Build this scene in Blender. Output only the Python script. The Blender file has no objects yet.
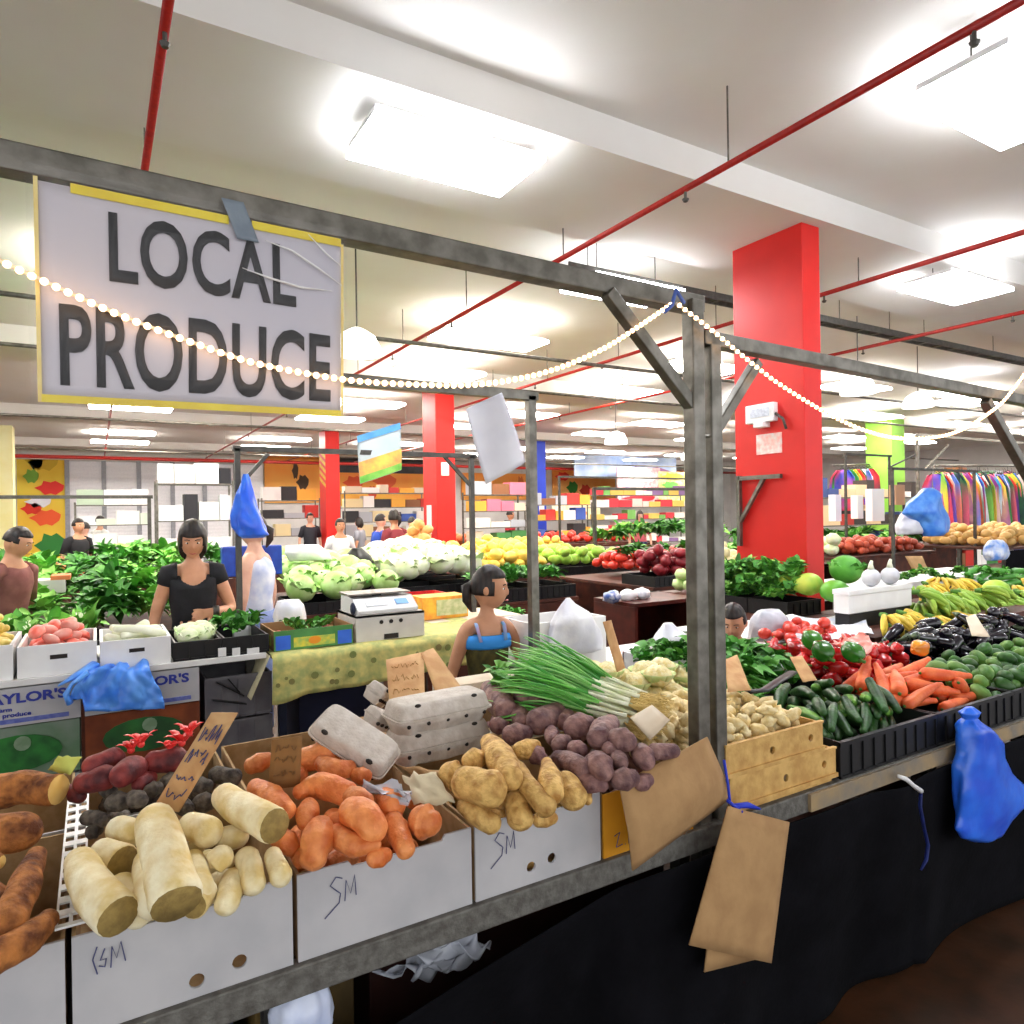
import bpy, math, random
from mathutils import Vector, Matrix, noise, Euler
from mathutils.geometry import tessellate_polygon
PI=math.pi
S=bpy.context.scene; COL=S.collection
rnd=random.Random(7)
# ------------------------------------------------------------------ camera model
YAW=math.radians(30.9); ROLL=math.radians(.9); FPX=696.0; CYP=513.5; EYE=1.65
FW=Vector((math.sin(YAW),math.cos(YAW),0)); RW=Vector((math.cos(YAW),-math.sin(YAW),0)); UP=Vector((0,0,1))
def at(px,py,X=None,Y=None,Z=None,T=None):
    x=(px-512)/FPX; y=(CYP-py)/FPX
    rw=math.cos(ROLL)*x+math.sin(ROLL)*y; z=-math.sin(ROLL)*x+math.cos(ROLL)*y
    d=FW+RW*rw+UP*z
    t=T if T is not None else X/d.x if X is not None else Y/d.y if Y is not None else (Z-EYE)/d.z
    return Vector((0,0,EYE))+d*t
cam=bpy.data.cameras.new('camera'); co=bpy.data.objects.new('camera',cam); COL.objects.link(co)
Xi=RW*math.cos(ROLL)-UP*math.sin(ROLL); Yi=RW*math.sin(ROLL)+UP*math.cos(ROLL)
m=Matrix((Xi,Yi,-FW)).transposed().to_4x4(); m.translation=Vector((0,0,EYE)); co.matrix_world=m
cam.sensor_width=36; cam.lens=36*FPX/1024; cam.shift_y=(CYP-512)/1024; cam.clip_start=.02; cam.clip_end=200
S.camera=co
S.view_settings.view_transform='Standard'; S.view_settings.look='None'; S.view_settings.gamma=1; S.view_settings.exposure=0.85
S.view_settings.use_curve_mapping=False
# ------------------------------------------------------------------ materials
def lin(c):
    if isinstance(c,str): c=tuple(int(c[i:i+2],16)/255 for i in (0,2,4))
    return tuple(v/12.92 if v<=.04045 else ((v+.055)/1.055)**2.4 for v in c)
MATS={}
def M(name,c1,c2=None,rough=.6,sc=20,bump=0,metal=0,rv=0,spec=.4,emit=None,es=0,alpha=1,trans=0,sss=0,bs=None,wave=None,coat=0):
    if name in MATS: return MATS[name]
    m=bpy.data.materials.new(name); m.use_nodes=True; n=m.node_tree; b=n.nodes['Principled BSDF']
    L=n.links.new; N=n.nodes.new
    b.inputs['Roughness'].default_value=rough; b.inputs['Metallic'].default_value=metal
    b.inputs['Specular IOR Level'].default_value=spec; b.inputs['Alpha'].default_value=alpha
    b.inputs['Transmission Weight'].default_value=trans; b.inputs['Coat Weight'].default_value=coat
    a=(*lin(c1),1); c=(*lin(c2 if c2 else c1),1)
    tc=N('ShaderNodeTexCoord'); nz=N('ShaderNodeTexNoise'); nz.inputs['Scale'].default_value=sc; nz.inputs['Detail'].default_value=4
    L(tc.outputs['Object'],nz.inputs['Vector'])
    mr=N('ShaderNodeMapRange'); mr.inputs[1].default_value=.36; mr.inputs[2].default_value=.64
    if wave:
        w=N('ShaderNodeTexWave'); w.inputs['Scale'].default_value=wave[0]; w.inputs['Distortion'].default_value=wave[1]; w.bands_direction=wave[2]
        L(tc.outputs['Object'],w.inputs['Vector']); L(w.outputs['Fac'],mr.inputs[0])
    else: L(nz.outputs['Fac'],mr.inputs[0])
    mx=N('ShaderNodeMix'); mx.data_type='RGBA'; mx.inputs[6].default_value=a; mx.inputs[7].default_value=c
    L(mr.outputs[0],mx.inputs[0]); out=mx.outputs[2]
    if rv:
        oi=N('ShaderNodeObjectInfo'); h=N('ShaderNodeHueSaturation')
        r=N('ShaderNodeMapRange'); r.inputs[3].default_value=1-rv; r.inputs[4].default_value=1+rv
        L(oi.outputs['Random'],r.inputs[0]); L(r.outputs[0],h.inputs['Value']); L(out,h.inputs['Color']); out=h.outputs[0]
    L(out,b.inputs['Base Color'])
    if bump:
        n2=N('ShaderNodeTexNoise'); n2.inputs['Scale'].default_value=bs or sc*3; n2.inputs['Detail'].default_value=5
        L(tc.outputs['Object'],n2.inputs['Vector'])
        bp=N('ShaderNodeBump'); bp.inputs['Strength'].default_value=bump; bp.inputs['Distance'].default_value=.01
        L(n2.outputs['Fac'],bp.inputs['Height']); L(bp.outputs[0],b.inputs['Normal'])
    if emit: b.inputs['Emission Color'].default_value=(*lin(emit),1); b.inputs['Emission Strength'].default_value=es
    if sss: b.inputs['Subsurface Weight'].default_value=sss; b.inputs['Subsurface Radius'].default_value=(.02,.01,.005)
    MATS[name]=m; return m
white_card=M('white_card','bcbabb','b0afb1',.75,8,.05); card_in=M('card_inner','a98a62','96774f',.9,30)
brown_card=M('brown_card','b08b5e','a27d53',.85,14,.12); tan_card=M('tan_card','d0a674','c09060',.85,20,.12)
steel=M('galvanised_steel','827e76','625f57',.42,18,.1,.75); steel_d=M('dark_steel','5c5a55','4a4844',.5,18,.1,.6)
whitep=M('white_plastic','e6e6e4',None,.4); black_pl=M('black_plastic','0e0e10','151518',.45,30); blackcloth=M('black_cloth','09090c','101014',.95,6,.15,bs=60,spec=.08)
wood=M('pale_wood','d6ae68','bb8f4e',.6,22,.25); darkwood=M('dark_wood','5a2a18','3c1c12',.6,8,.1)
redp=M('red_paint','da2019','cc1812',.45,2); redpipe=M('red_pipe','b3261c','9c1f18',.4,30); bluep=M('blue_paint','1f3fc0','2038b0',.5,2)
greenp=M('green_paint','93cf52','84c244',.6,2); yellowp=M('yellow_paint','f4eeb8','eee294',.6,2)
ink=M('black_ink','202024',None,.6); blueink=M('blue_ink','2a3590',None,.6); penink=M('pen_ink','4a4c74',None,.6)
bluebag=M('blue_plastic_film','2456d8','2f74ee',.28,9,.35,spec=.6,bs=14,trans=.0); lbluebag=M('light_blue_plastic_film','3f82ea','65a4f4',.3,9,.4,bs=12)
whitebag=M('white_plastic_film','ececf0','dcdce6',.3,10,.4,bs=14); clearbag=M('clear_plastic_film','c4c8d4','dfe3ea',.2,10,.5,bs=20,alpha=.55)
yellow=M('yellow_tape','e8d53a','dcc030',.5,10)
# ------------------------------------------------------------------ mesh builder
class MB:
    def __init__(s): s.v=[]; s.f=[]; s.m=[]; s.mi=0
    def add(s,vs,fs,mi=None):
        b=len(s.v); s.v+=[tuple(v) for v in vs]; s.f+=[tuple(b+i for i in f) for f in fs]; s.m+=[s.mi if mi is None else mi]*len(fs)
    def box(s,c,d,R=None,mi=None):
        x,y,z=d[0]/2,d[1]/2,d[2]/2
        vs=[Vector((i*x,j*y,k*z)) for i in(-1,1) for j in(-1,1) for k in(-1,1)]
        if R is not None: vs=[R@v for v in vs]
        c=Vector(c); s.add([v+c for v in vs],[(0,1,3,2),(4,6,7,5),(0,4,5,1),(2,3,7,6),(0,2,6,4),(1,5,7,3)],mi); return s
    def bx(s,x0,x1,y0,y1,z0,z1,mi=None): return s.box(((x0+x1)/2,(y0+y1)/2,(z0+z1)/2),(abs(x1-x0),abs(y1-y0),abs(z1-z0)),None,mi)
    def bar(s,a,b,w,h=None,mi=None):
        a=Vector(a); b=Vector(b); d=b-a; L=d.length; z=d.normalized()
        u=Vector((0,0,1)) if abs(z.z)<.95 else Vector((0,1,0)); x=z.cross(u).normalized(); y=x.cross(z)
        return s.box((a+b)/2,(w,h or w,L),Matrix((x,y,z)).transposed(),mi)
    def tube(s,pts,rad,n=10,cap=True,mi=None,flat=1.0,disp=None):
        P=[Vector(p) for p in pts]; K=len(P)
        if not hasattr(rad,'__len__'): rad=[rad]*K
        t=(P[1]-P[0]).normalized(); u=Vector((0,0,1)) if abs(t.z)<.9 else Vector((1,0,0)); x=t.cross(u).normalized()
        vs=[];fs=[]
        for i in range(K):
            t=(P[min(i+1,K-1)]-P[max(i-1,0)]).normalized(); x=(x-t*x.dot(t)).normalized(); y=t.cross(x)
            for j in range(n):
                a=2*PI*j/n; d=x*math.cos(a)+y*math.sin(a)*flat; q=P[i]+d*rad[i]
                if disp: q=q+d*rad[i]*disp(q)
                vs.append(q)
        for i in range(K-1):
            for j in range(n):
                k=(j+1)%n; fs.append((i*n+j,i*n+k,(i+1)*n+k,(i+1)*n+j))
        if cap: fs.append(tuple(range(n-1,-1,-1))); fs.append(tuple((K-1)*n+j for j in range(n)))
        s.add(vs,fs,mi); return s
    def lathe(s,prof,n=16,c=(0,0,0),mi=None,wob=None,cap=True):
        vs=[];fs=[];c=Vector(c);K=len(prof)
        for i,p in enumerate(prof):
            rx,ry,z=(p[0],p[0],p[1]) if len(p)==2 else p[:3]
            ox,oy=(p[3],p[4]) if len(p)>4 else (0,0)
            for j in range(n):
                a=2*PI*j/n; w=wob(a,z,i) if wob else 1
                vs.append(c+Vector((rx*w*math.cos(a)+ox,ry*w*math.sin(a)+oy,z)))
        for i in range(K-1):
            for j in range(n):
                k=(j+1)%n; fs.append((i*n+j,i*n+k,(i+1)*n+k,(i+1)*n+j))
        if cap: fs.append(tuple(range(n-1,-1,-1))); fs.append(tuple((K-1)*n+j for j in range(n)))
        s.add(vs,fs,mi); return s
    def ball(s,c,r,n=12,m=8,mi=None,disp=None,R=None):
        if not hasattr(r,'__len__'): r=(r,r,r)
        c=Vector(c); vs=[];fs=[]
        for i in range(m+1):
            th=PI*i/m
            for j in range(n):
                a=2*PI*j/n; d=Vector((math.sin(th)*math.cos(a),math.sin(th)*math.sin(a),math.cos(th))); q=Vector((d.x*r[0],d.y*r[1],d.z*r[2]))
                if disp: q=q*(1+disp(d))
                if R is not None: q=R@q
                vs.append(c+q)
        for i in range(m):
            for j in range(n):
                k=(j+1)%n; fs.append((i*n+j,(i+1)*n+j,(i+1)*n+k,i*n+k))
        s.add(vs,fs,mi); return s
    def grid(s,nu,nv,fn,mi=None,close=False):
        vs=[fn(i/(nu-1),j/(nv-1)) for i in range(nu) for j in range(nv)]
        s.add(vs,[(i*nv+j,(i+1)*nv+j,(i+1)*nv+j+1,i*nv+j+1) for i in range(nu-1) for j in range(nv-1)],mi); return s
    def plate(s,poly,t,fn,holes=(),mi=None):
        """flat plate of thickness t with holes; fn(u,v,w) -> world"""
        loops=[list(poly)]+[list(h) for h in holes]; flat=[p for l in loops for p in l]; n=len(flat)
        tris=tessellate_polygon([[Vector((p[0],p[1],0)) for p in l] for l in loops])
        vs=[fn(p[0],p[1],0) for p in flat]+[fn(p[0],p[1],t) for p in flat]
        fs=[tuple(q) for q in tris]+[tuple(i+n for i in reversed(q)) for q in tris]
        b=0
        for l in loops:
            k=len(l)
            for i in range(k): fs.append((b+i,b+(i+1)%k,b+(i+1)%k+n,b+i+n))
            b+=k
        s.add(vs,fs,mi); return s
    def build(s,name,mat,parent=None,smooth=False,bev=0,loc=None,solid=0,sub=0):
        me=bpy.data.meshes.new(name); me.from_pydata(s.v,[],s.f)
        for m in (mat if isinstance(mat,(list,tuple)) else [mat]): me.materials.append(m)
        if any(s.m): me.polygons.foreach_set('material_index',s.m)
        me.update(); me.validate()
        if smooth: me.shade_smooth()
        o=bpy.data.objects.new(name,me); COL.objects.link(o)
        if loc is not None: o.location=loc
        if parent is not None: o.parent=parent
        if solid: d=o.modifiers.new('t','SOLIDIFY'); d.thickness=solid; d.offset=0
        if sub: d=o.modifiers.new('s','SUBSURF'); d.levels=d.render_levels=sub
        if bev:
            d=o.modifiers.new('b','BEVEL'); d.width=bev; d.segments=2; d.limit_method='ANGLE'
        return o
def tag(o,label,cat,group=None):
    o['label']=label; o['category']=cat
    if group: o['group']=group
    return o
def struct(o): o['kind']='structure'; return o
def stuff(o,label,cat): o['kind']='stuff'; return tag(o,label,cat)
def root(name,loc,rz=0,label=None,cat=None,group=None):
    o=bpy.data.objects.new(name,None); COL.objects.link(o); o.empty_display_size=.05; o.location=loc; o.rotation_euler=(0,0,rz)
    if label: tag(o,label,cat,group)
    return o
KIDS={}
def dup(o,loc=None,rot=None,sc=None,label=None,group=None):
    c=o.copy(); COL.objects.link(c)
    for ch in list(o.children):
        d=ch.copy(); COL.objects.link(d); d.parent=c
        for g in list(ch.children): e=g.copy(); COL.objects.link(e); e.parent=d
    if loc is not None: c.location=loc
    if rot is not None: c.rotation_euler=rot
    if sc is not None: c.scale=(sc,sc,sc) if not hasattr(sc,'__len__') else sc
    if label: c['label']=label
    if group: c['group']=group
    return c
def circ(cx,cy,r,n=14): return [(cx+r*math.cos(2*PI*i/n),cy+r*math.sin(2*PI*i/n)) for i in range(n)]
def text(body,size,mat,name,parent,mtx,sx=1,off=0,ext=.0006,align='CENTER'):
    c=bpy.data.curves.new(name,'FONT'); c.body=body; c.size=size; c.offset=off; c.extrude=ext; c.align_x=align; c.align_y='CENTER'; c.resolution_u=3
    o=bpy.data.objects.new(name,c); COL.objects.link(o)
    dg=bpy.context.evaluated_depsgraph_get(); me=bpy.data.meshes.new_from_object(o.evaluated_get(dg)); bpy.data.objects.remove(o); bpy.data.curves.remove(c)
    me.materials.clear(); me.materials.append(mat)
    for v in me.vertices: v.co.x*=sx
    o=bpy.data.objects.new(name,me); COL.objects.link(o); o.parent=parent; o.matrix_local=mtx; return o
FRONT=Matrix.Rotation(PI/2,4,'X')        # text lying in XZ facing -Y
def T(x,y,z): return Matrix.Translation((x,y,z))
def nz(p,s=1,o=0): return noise.noise(Vector(p)*s+Vector((o,o*1.7,o*.3)))
# ------------------------------------------------------------------ setting
floorm=M('brown_floor','4a2c18','33200f',.45,6,.15); ceilm=M('ceiling_paint','e6e4e0','e2ded8',.8,1.5)
MB().bx(-9,27,-5,24,-.1,0).build('floor',floorm)['kind']='structure'
MB().bx(-9,27,-5,24,3.8,3.95).build('ceiling',ceilm)['kind']='structure'
for i,y in enumerate((2.95,9.3,15.5,21.6)):
    MB().bx(-9,27,y,y+1.05,3.6,3.81).build('ceiling_beam',ceilm)['kind']='structure'
wallm=M('wall_paint','dcdad8','d2d0ce',.8,2)
MB().bx(-9,27,24,24.2,0,3.95).build('wall_back',wallm)['kind']='structure'
MB().bx(27,27.2,-5,24,0,3.95).build('wall_right',wallm)['kind']='structure'
MB().bx(-9.2,-9,2,24,0,3.95).build('wall_left',wallm)['kind']='structure'
w=bpy.data.worlds.new('world'); S.world=w; w.use_nodes=True
w.node_tree.nodes['Background'].inputs[0].default_value=(.95,.97,1,1); w.node_tree.nodes['Background'].inputs[1].default_value=1.2
# pillars
def pillar(x,y,mat,label,group=None,sx=.19,sy=.64):
    r=root('pillar',(x,y,0),0,label,'pillar',group)
    MB().bx(0,sx,0,sy,0,3.6).build('shaft',mat,r,bev=.006); return r
pr=pillar(4.14,3.03,redp,'big red painted concrete pillar behind the galvanised stall posts',sy=.6)
# things on the red pillar's wide face (faces -X)
def onface(name,px0,px1,py0,py1,d=.03):
    a=at(px0,py1,X=4.14); b=at(px1,py0,X=4.14); return a,b
a,b=onface('x',750,778,402,425)
sg=root('electrical_box',(4.14,(a.y+b.y)/2,(a.z+b.z)/2),0,'white electrical box mounted on the big red pillar','electrical box')
hw=abs(a.y-b.y)/2; hh=abs(a.z-b.z)/2
MB().bx(-.05,0,-hw,hw,-hh,hh).build('housing',whitep,sg,bev=.006)
MB().bx(-.08,-.0,-hw*.45,hw*.25,-hh*1.55,-hh*1.02).build('socket',whitep,sg,bev=.004)
MB().bx(-.056,-.05,-hw*.7,hw*.6,-hh*.4,hh*.5).build('cover',M('grey_label','b8bcc8','d8dce4',.5,60),sg)
MB().tube([(-.03,-hw,-hh*.2),(-.03,-hw*1.5,-hh*.9),(-.03,-hw*1.7,-hh*2)],.01).build('cable',steel_d,sg,True)
a,b=onface('x',757,782,432,455)
st=MB().bx(4.134,4.14,min(a.y,b.y),max(a.y,b.y),a.z,b.z).build('notice',M('notice_pink','f0a89c','e9e2da',.6,22)); tag(st,'small faded printed notice stuck on the red pillar under the white box','notice')
a,b=onface('x',742,784,476,500)
br=root('wall_bracket',(4.14,a.y,b.z),0,'grey metal angle bracket low on the red pillar','bracket'); L=abs(a.y-b.y)
MB().bar((-.03,0,0),(-.03,-L,0),.03).build('arm',steel,br); MB().bar((-.03,-.01,-.32),(-.03,-L*.6,-.01),.025).build('brace',steel,br); MB().bar((-.03,0,.02),(-.03,0,-.5),.03).build('upright',steel,br)
for px,mat,lab in ((435,redp,'tall red pillar standing beyond the cabbage stall'),(325,redp,'far red pillar wrapped with hazard stripes by the orange wall')):
    q=at(px,387 if px==435 else 430,Z=3.6); p=pillar(q.x,q.y,mat,lab,sx=.32,sy=.5)
    if px==325:
        mb=MB()
        for i in range(5): mb.grid(2,2,lambda u,v:Vector((-.004,u*.48+.01,2.3+.16*i+v*.08+u*.2)))
        mb.build('hazard_stripe',[M('hazard','e0b93c','caa030',.6)],p,solid=.004); 
    else:
        MB().bx(-.03,0,.2,.32,1.35,1.8).build('notice_board',whitep,p); MB().bx(.08,.2,-.03,0,2.25,2.45).build('switch_box',whitep,p)
for (px,py,lab) in ((709,402,'blue pillar half hidden behind the steel posts'),(536,440,'far blue pillar between the orange wall and the shelves')):
    q=at(px,py,Z=3.6); p=pillar(q.x,q.y,bluep,lab,sx=.3,sy=.5)
    MB().bx(.06,.22,-.02,0,1.7,1.95).build('notice_board',whitep,p)
q=at(878,420,Z=3.6); pillar(q.x,q.y-.3,greenp,'lime green pillar beside the hanging clothes',sx=.5,sy=.6)
q=at(0,425,Z=3.6); pillar(q.x-.1,q.y,yellowp,'pale yellow pillar beside the fruit mural',sx=.3,sy=.5)
# back wall features (Y=23.9)
def wallrect(px0,px1,py0,py1,Y=23.96): 
    a=at(px0,py1,Y=Y); b=at(px1,py0,Y=Y); return a.x,b.x,a.z,b.z
x0,x1,z0,z1=wallrect(66,262,445,560); z0=max(z0,.02); n=6
for i in range(n):
    xa=x0+(x1-x0)*i/n; xb=x0+(x1-x0)*(i+1)/n
    s=root('door_%d'%(i+1),(xa,23.96,0)); s['kind']='structure'
    MB().grid(2,60,lambda u,v:Vector((.12+u*(xb-xa-.12),-.04-.005*(v*59%2),.02+v*3.35))).build('shutter_curtain',M('shutter_white','f0f0f4','e8e8ee',.6),s,solid=.01)
    MB().bx(0,.12,-.12,0,0,3.4).build('door_frame',M('frame_grey','9a9ca4','8c8e96',.5),s)
x0,x1,z0,z1=wallrect(-60,262,425,445); struct(MB().bx(x0,x1,23.75,23.99,3.4,3.75).build('trim_1',ceilm))
def mural(px0,px1,py0,py1,mat,lab,Y=23.9,blobs=(),name='mural_panel'):
    x0,x1,z0,z1=wallrect(px0,px1,py0,py1,Y); r=root(name,((x0+x1)/2,Y,(z0+z1)/2),0,lab,'mural' if 'mural' in name else 'sign'); w,h=(x1-x0),(z1-z0)
    MB().bx(-w/2,w/2,0,.06,-h/2,h/2).build('board',mat,r)
    for (u,v,a,b_,c) in blobs:
        MB().plate([((u-.5)*w+a*w*math.cos(t*PI/6)*(1+.25*math.sin(t*2.3)),(v-.5)*h+b_*h*math.sin(t*PI/6)*(1+.2*math.cos(t*3.1))) for t in range(12)],.01,lambda x,y,z:Vector((x,-.012-z+rnd.random()*0,y))).build('painted_shape',M('paint_'+c,c,None,.7),r)
    return r
orange=M('orange_wall_paint','f0943e','f2b35a',.7,.5)
mural(18,64,445,560,M('mural_yellow','ecd24a','e8b838',.7,.6),'yellow wall mural with fruit shapes beside the white shutters',blobs=((.55,.86,.32,.09,'caa52c'),(.4,.84,.14,.06,'2a2418'),(.3,.72,.15,.06,'7aa83c'),(.7,.62,.28,.06,'e0322c'),(.45,.5,.25,.05,'e8e8f0'),(.6,.36,.3,.07,'e85a2c'),(.3,.44,.2,.05,'d8301f'),(.7,.12,.3,.1,'2c7a34')))
mural(265,322,452,503,orange,'orange painted panel with dark bird shapes beside the far red pillar',blobs=((.65,.4,.1,.14,'4a3626'),(.52,.62,.05,.16,'4a3626'),(.7,.12,.08,.08,'d84a26')))
mural(340,428,474,506,M('orange_band','f08a44','f2c04e',.7,.4),'long orange painted panel between the two red pillars',blobs=((.15,.7,.1,.2,'e05a34'),(.5,.75,.12,.2,'e0623a'),(.35,.4,.05,.2,'d84a2c')))
mural(462,534,474,500,orange,'orange painted panel seen past the hanging white sheet',blobs=((.8,.5,.05,.4,'c86a34'),))
mural(553,615,470,500,M('orange_yellow_paint','f4903c','f8c878',.7,.5),'orange and yellow panel just past the blue pillar',blobs=((.15,.75,.1,.14,'e0301c'),(.3,.4,.08,.2,'2f7a2c'),(.5,.3,.08,.2,'c8402c')))  # panel paint mottled from orange to pale yellow
mural(340,428,452,474,M('dark_band','4c4a50','3a383c',.6,2),'dark grey fascia band above the orange panel',Y=23.92)
mural(575,676,456,478,M('blue_white_sign','9ab8e8','c8daf4',.5,1.5),'pale blue and purple shop sign over the far stalls',Y=21,name='shop_sign',blobs=((.7,.2,.25,.3,'9a6a9c'),))
mural(618,660,468,506,M('pink_white','e8d0d4','e09098',.5,6),'pink and white poster wall of the far stall',Y=20.4,name='shop_sign',blobs=((.6,.75,.3,.14,'f4f2ee'),(.5,.2,.35,.1,'d8303c'),(.3,.5,.12,.12,'b8a8c8')))
mural(660,685,472,505,M('yellow_white','f0e8c0','f0dc6c',.5,6),'pale yellow poster beside the pink and white one',Y=20.3,name='shop_sign',blobs=((.5,.85,.4,.1,'f0e050'),(.4,.6,.3,.1,'7ac860')))
mural(553,600,500,520,M('pale_food_sign','f4ecd4','f8dca0',.5,6),'pale food picture sign under the orange panel',Y=20.5,name='shop_sign',blobs=((.6,.3,.1,.2,'e8a030'),))
# ------------------------------------------------------------------ lamps
lampm=M('lamp_diffuser','ffffff',None,.5,emit='f4f8ff',es=17); housing=M('lamp_housing','e8e8ea',None,.4)
def make_lamp(w=.9,d=.48):
    r=root('ceiling_light',(0,0,0),0,'x','ceiling light')
    MB().bx(-w/2,w/2,-d/2,d/2,-.03,.0).build('diffuser',lampm,r)
    MB().bx(-w/2,w/2,-d*.4,d*.4,.001,.03).build('housing',housing,r)
    return r
L0=make_lamp()
lamps=[(1.57,3.22,3.5,'big glaring white ceiling panel light above the LOCAL PRODUCE sign'),(3.78,1.62,3.6,'large glaring white ceiling light beyond the long red sprinkler pipe, high above the peppers'),
 (6.25,3.1,3.5,'bluish white ceiling light past the big red pillar'),(3.68,4.35,3.45,'long white ceiling light above the steel post tops')]
for i,(x,y,z,lab) in enumerate(lamps):
    o=L0 if i==0 else dup(L0); o.location=(x,y,z); o['label']=lab
    mb=MB()
    for sx in(-.35,.35): mb.tube([(sx,0,.03),(sx,0,(3.6 if 2.95<y<4 else 3.8)-z)],.004,5)
    mb.build('suspension_rod',steel_d,o)
for (x,y) in ((-2,4.4),(5.8,-1.8)):
    dup(L0,(x,y,3.62),label='added unseen fill light panel over the near aisle beside the front stall',group='added fill lights over the near aisle')  # unseen lamps added as fill for the near stall and box fronts
LF=make_lamp(1.25,.5); LF.children[0].data=LF.children[0].data.copy(); LF.children[0].data.materials[0]=M('far_lamp_diffuser','ffffff',None,.5,emit='fff8ee',es=23)
first=[LF]
for y in (6.7,8.6,11.5,13.6,17.6,19.8):
    for x in (-3.2,.3,3.75,7,10.4,13.8,17.2,20.6):
        o=first.pop() if first else dup(LF)
        o.location=(x+(.25 if y>8 else 0),y,3.58 if not 9.2<y<10.4 else 3.5); tag(o,'distant white ceiling panel light far down the market hall','ceiling light','distant ceiling lights')
for (x,y) in ((9,1),(12.2,3.2),(16,5),(12,6)):
    dup(L0,(x,y,3.5),label='white ceiling panel light over the stalls beside the green pillar',group='ceiling lights near the green pillar')
dome=M('lit_dome','fdfdfb',None,.4,emit='fffdf8',es=1.5)
for (px,py,z,lab) in ((357,342,2.9,'white dome pendant lamp peeking past the sign edge'),(858,385,2.9,'white dome pendant lamp just past the big red pillar'),(616,438,2.75,'small white dome pendant lamp between steel posts'),(690,455,2.7,'tiny far dome pendant behind the twin steel posts'),(918,400,2.95,'white dome pendant lamp above the green pillar')):
    q=at(px,py,Z=z); r=root('pendant_lamp',q,0,lab,'pendant lamp')
    MB().lathe([(.17,-.09),(.165,-.03),(.13,.04),(.07,.08),(.03,.1)],20).build('shade',dome,r,True)
    MB().tube([(0,0,.1),(0,0,3.6-q.z)],.006,6).build('cord',steel_d,r)
# pipes
def pipe(x,y0,y1,z,label,r_=.018):
    r=root('sprinkler_pipe',(x,y0,z),0,label,'pipe')
    MB().tube([(0,0,0),(0,y1-y0,0)],r_,10).build('pipe_run',redpipe,r,True)
    y=.8
    while y<y1-y0:
        MB().tube([(0,y,.0),(0,y,.02),(0,y,3.8-z if not(2.95<y+y0<4) else 3.6-z)],.005,6).build('hanger_rod',steel,r)
        MB().tube([(0,y+.3,0),(0,y+.3,-.05),(0,y+.3,-.055),(0,y+.3,-.07)],[.008,.008,.02,.012],8).build('sprinkler_head',steel_d,r)
        y+=1.45 if y<8 else 3.4
pipe(at(550,265,Z=3.4).x,.2,22,3.4,'long red sprinkler pipe crossing the ceiling from the near side')
pipe(at(1024,232,Z=3.4).x,1,22,3.4,'red sprinkler pipe passing behind the big red pillar')
pipe(.235,.2,22,3.4,'red sprinkler pipe directly above the LOCAL PRODUCE sign')
pipe(at(1024,312,Z=3.4).x,2,22,3.4,'red sprinkler pipe over the clothes stall')
r=root('cable_tray',(0,4.2,3.46),0,'dark metal cable tray hung under the ceiling behind the red pillar','cable tray')
mb=MB(); mb.bx(3.0,16,-.06,-.045,-.03,.03); mb.bx(3.0,16,.045,.06,-.03,.03)
for i in range(44): mb.bx(3.1+i*.29,3.14+i*.29,-.05,.05,-.03,-.02)
mb.build('tray_rails',steel_d,r)
for i in range(9): MB().tube([(3.3+i*1.5,0,.0),(3.3+i*1.5,0,.34)],.005,6).build('hanger_rod',steel,r)
for (y,z,lab) in ((6.2,3.3,'grey conduit crossing the hall ceiling above the cabbage stall'),(8.2,3.35,'thin grey conduit farther down the hall ceiling'),(12.4,3.2,'dark horizontal service pipe far down the hall'),(18,3.2,'farthest grey service pipe before the shutters')):
    tag(MB().tube([(-6,y,z),(25,y,z)],.02,8).build('conduit',steel,None,True),lab,'conduit')
tag(MB().tube([(-6,21.5,3.3),(25,21.5,3.3)],.05,8).build('service_pipe',redpipe,None,True),'thick red service pipe along the far shutters','pipe')
# ------------------------------------------------------------------ front stall table and frame
YF=1.40
r=root('stall_table',(1,1.9,0),0,'long front market stall table with galvanised edge rail','table')
MB().bx(-2.5,2.6,-.46,.5,.725,.755).build('tabletop',M('worn_board','6a6258','57504a',.8,6,.1),r)
MB().bx(-2.5,2.6,-.5,-.465,.70,.762).build('edge_rail',M('worn_steel','77756f','5d5a54',.6,40,.3,.4),r,bev=.004)
MB().bx(-2.5,2.6,-.3,.3,.22,.24).build('lower_shelf',darkwood,r)
for x in (-2,-.7,.45,1.7,2.5):
    for y in (-.4,.44): MB().bx(x-.02,x+.02,y-.02,y+.02,0,.725).build('leg',steel_d,r)
MB().bx(.9,5.6,-.512,-.468,.705,.758).build('wood_edge',M('worn_tan_wood','a08862','7c7468',.7,9,.2),r)
r=root('stall_table',(5,1.9,0),0,'front stall table carrying the black vegetable crates','table')
MB().bx(-1.38,2.4,-.46,.5,.725,.755).build('tabletop',M('worn_board','6a6258'),r)
for x in (-1.3,.4,2.3):
    for y in (-.4,.44): MB().bx(x-.02,x+.02,y-.02,y+.02,0,.725).build('leg',steel_d,r)
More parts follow.
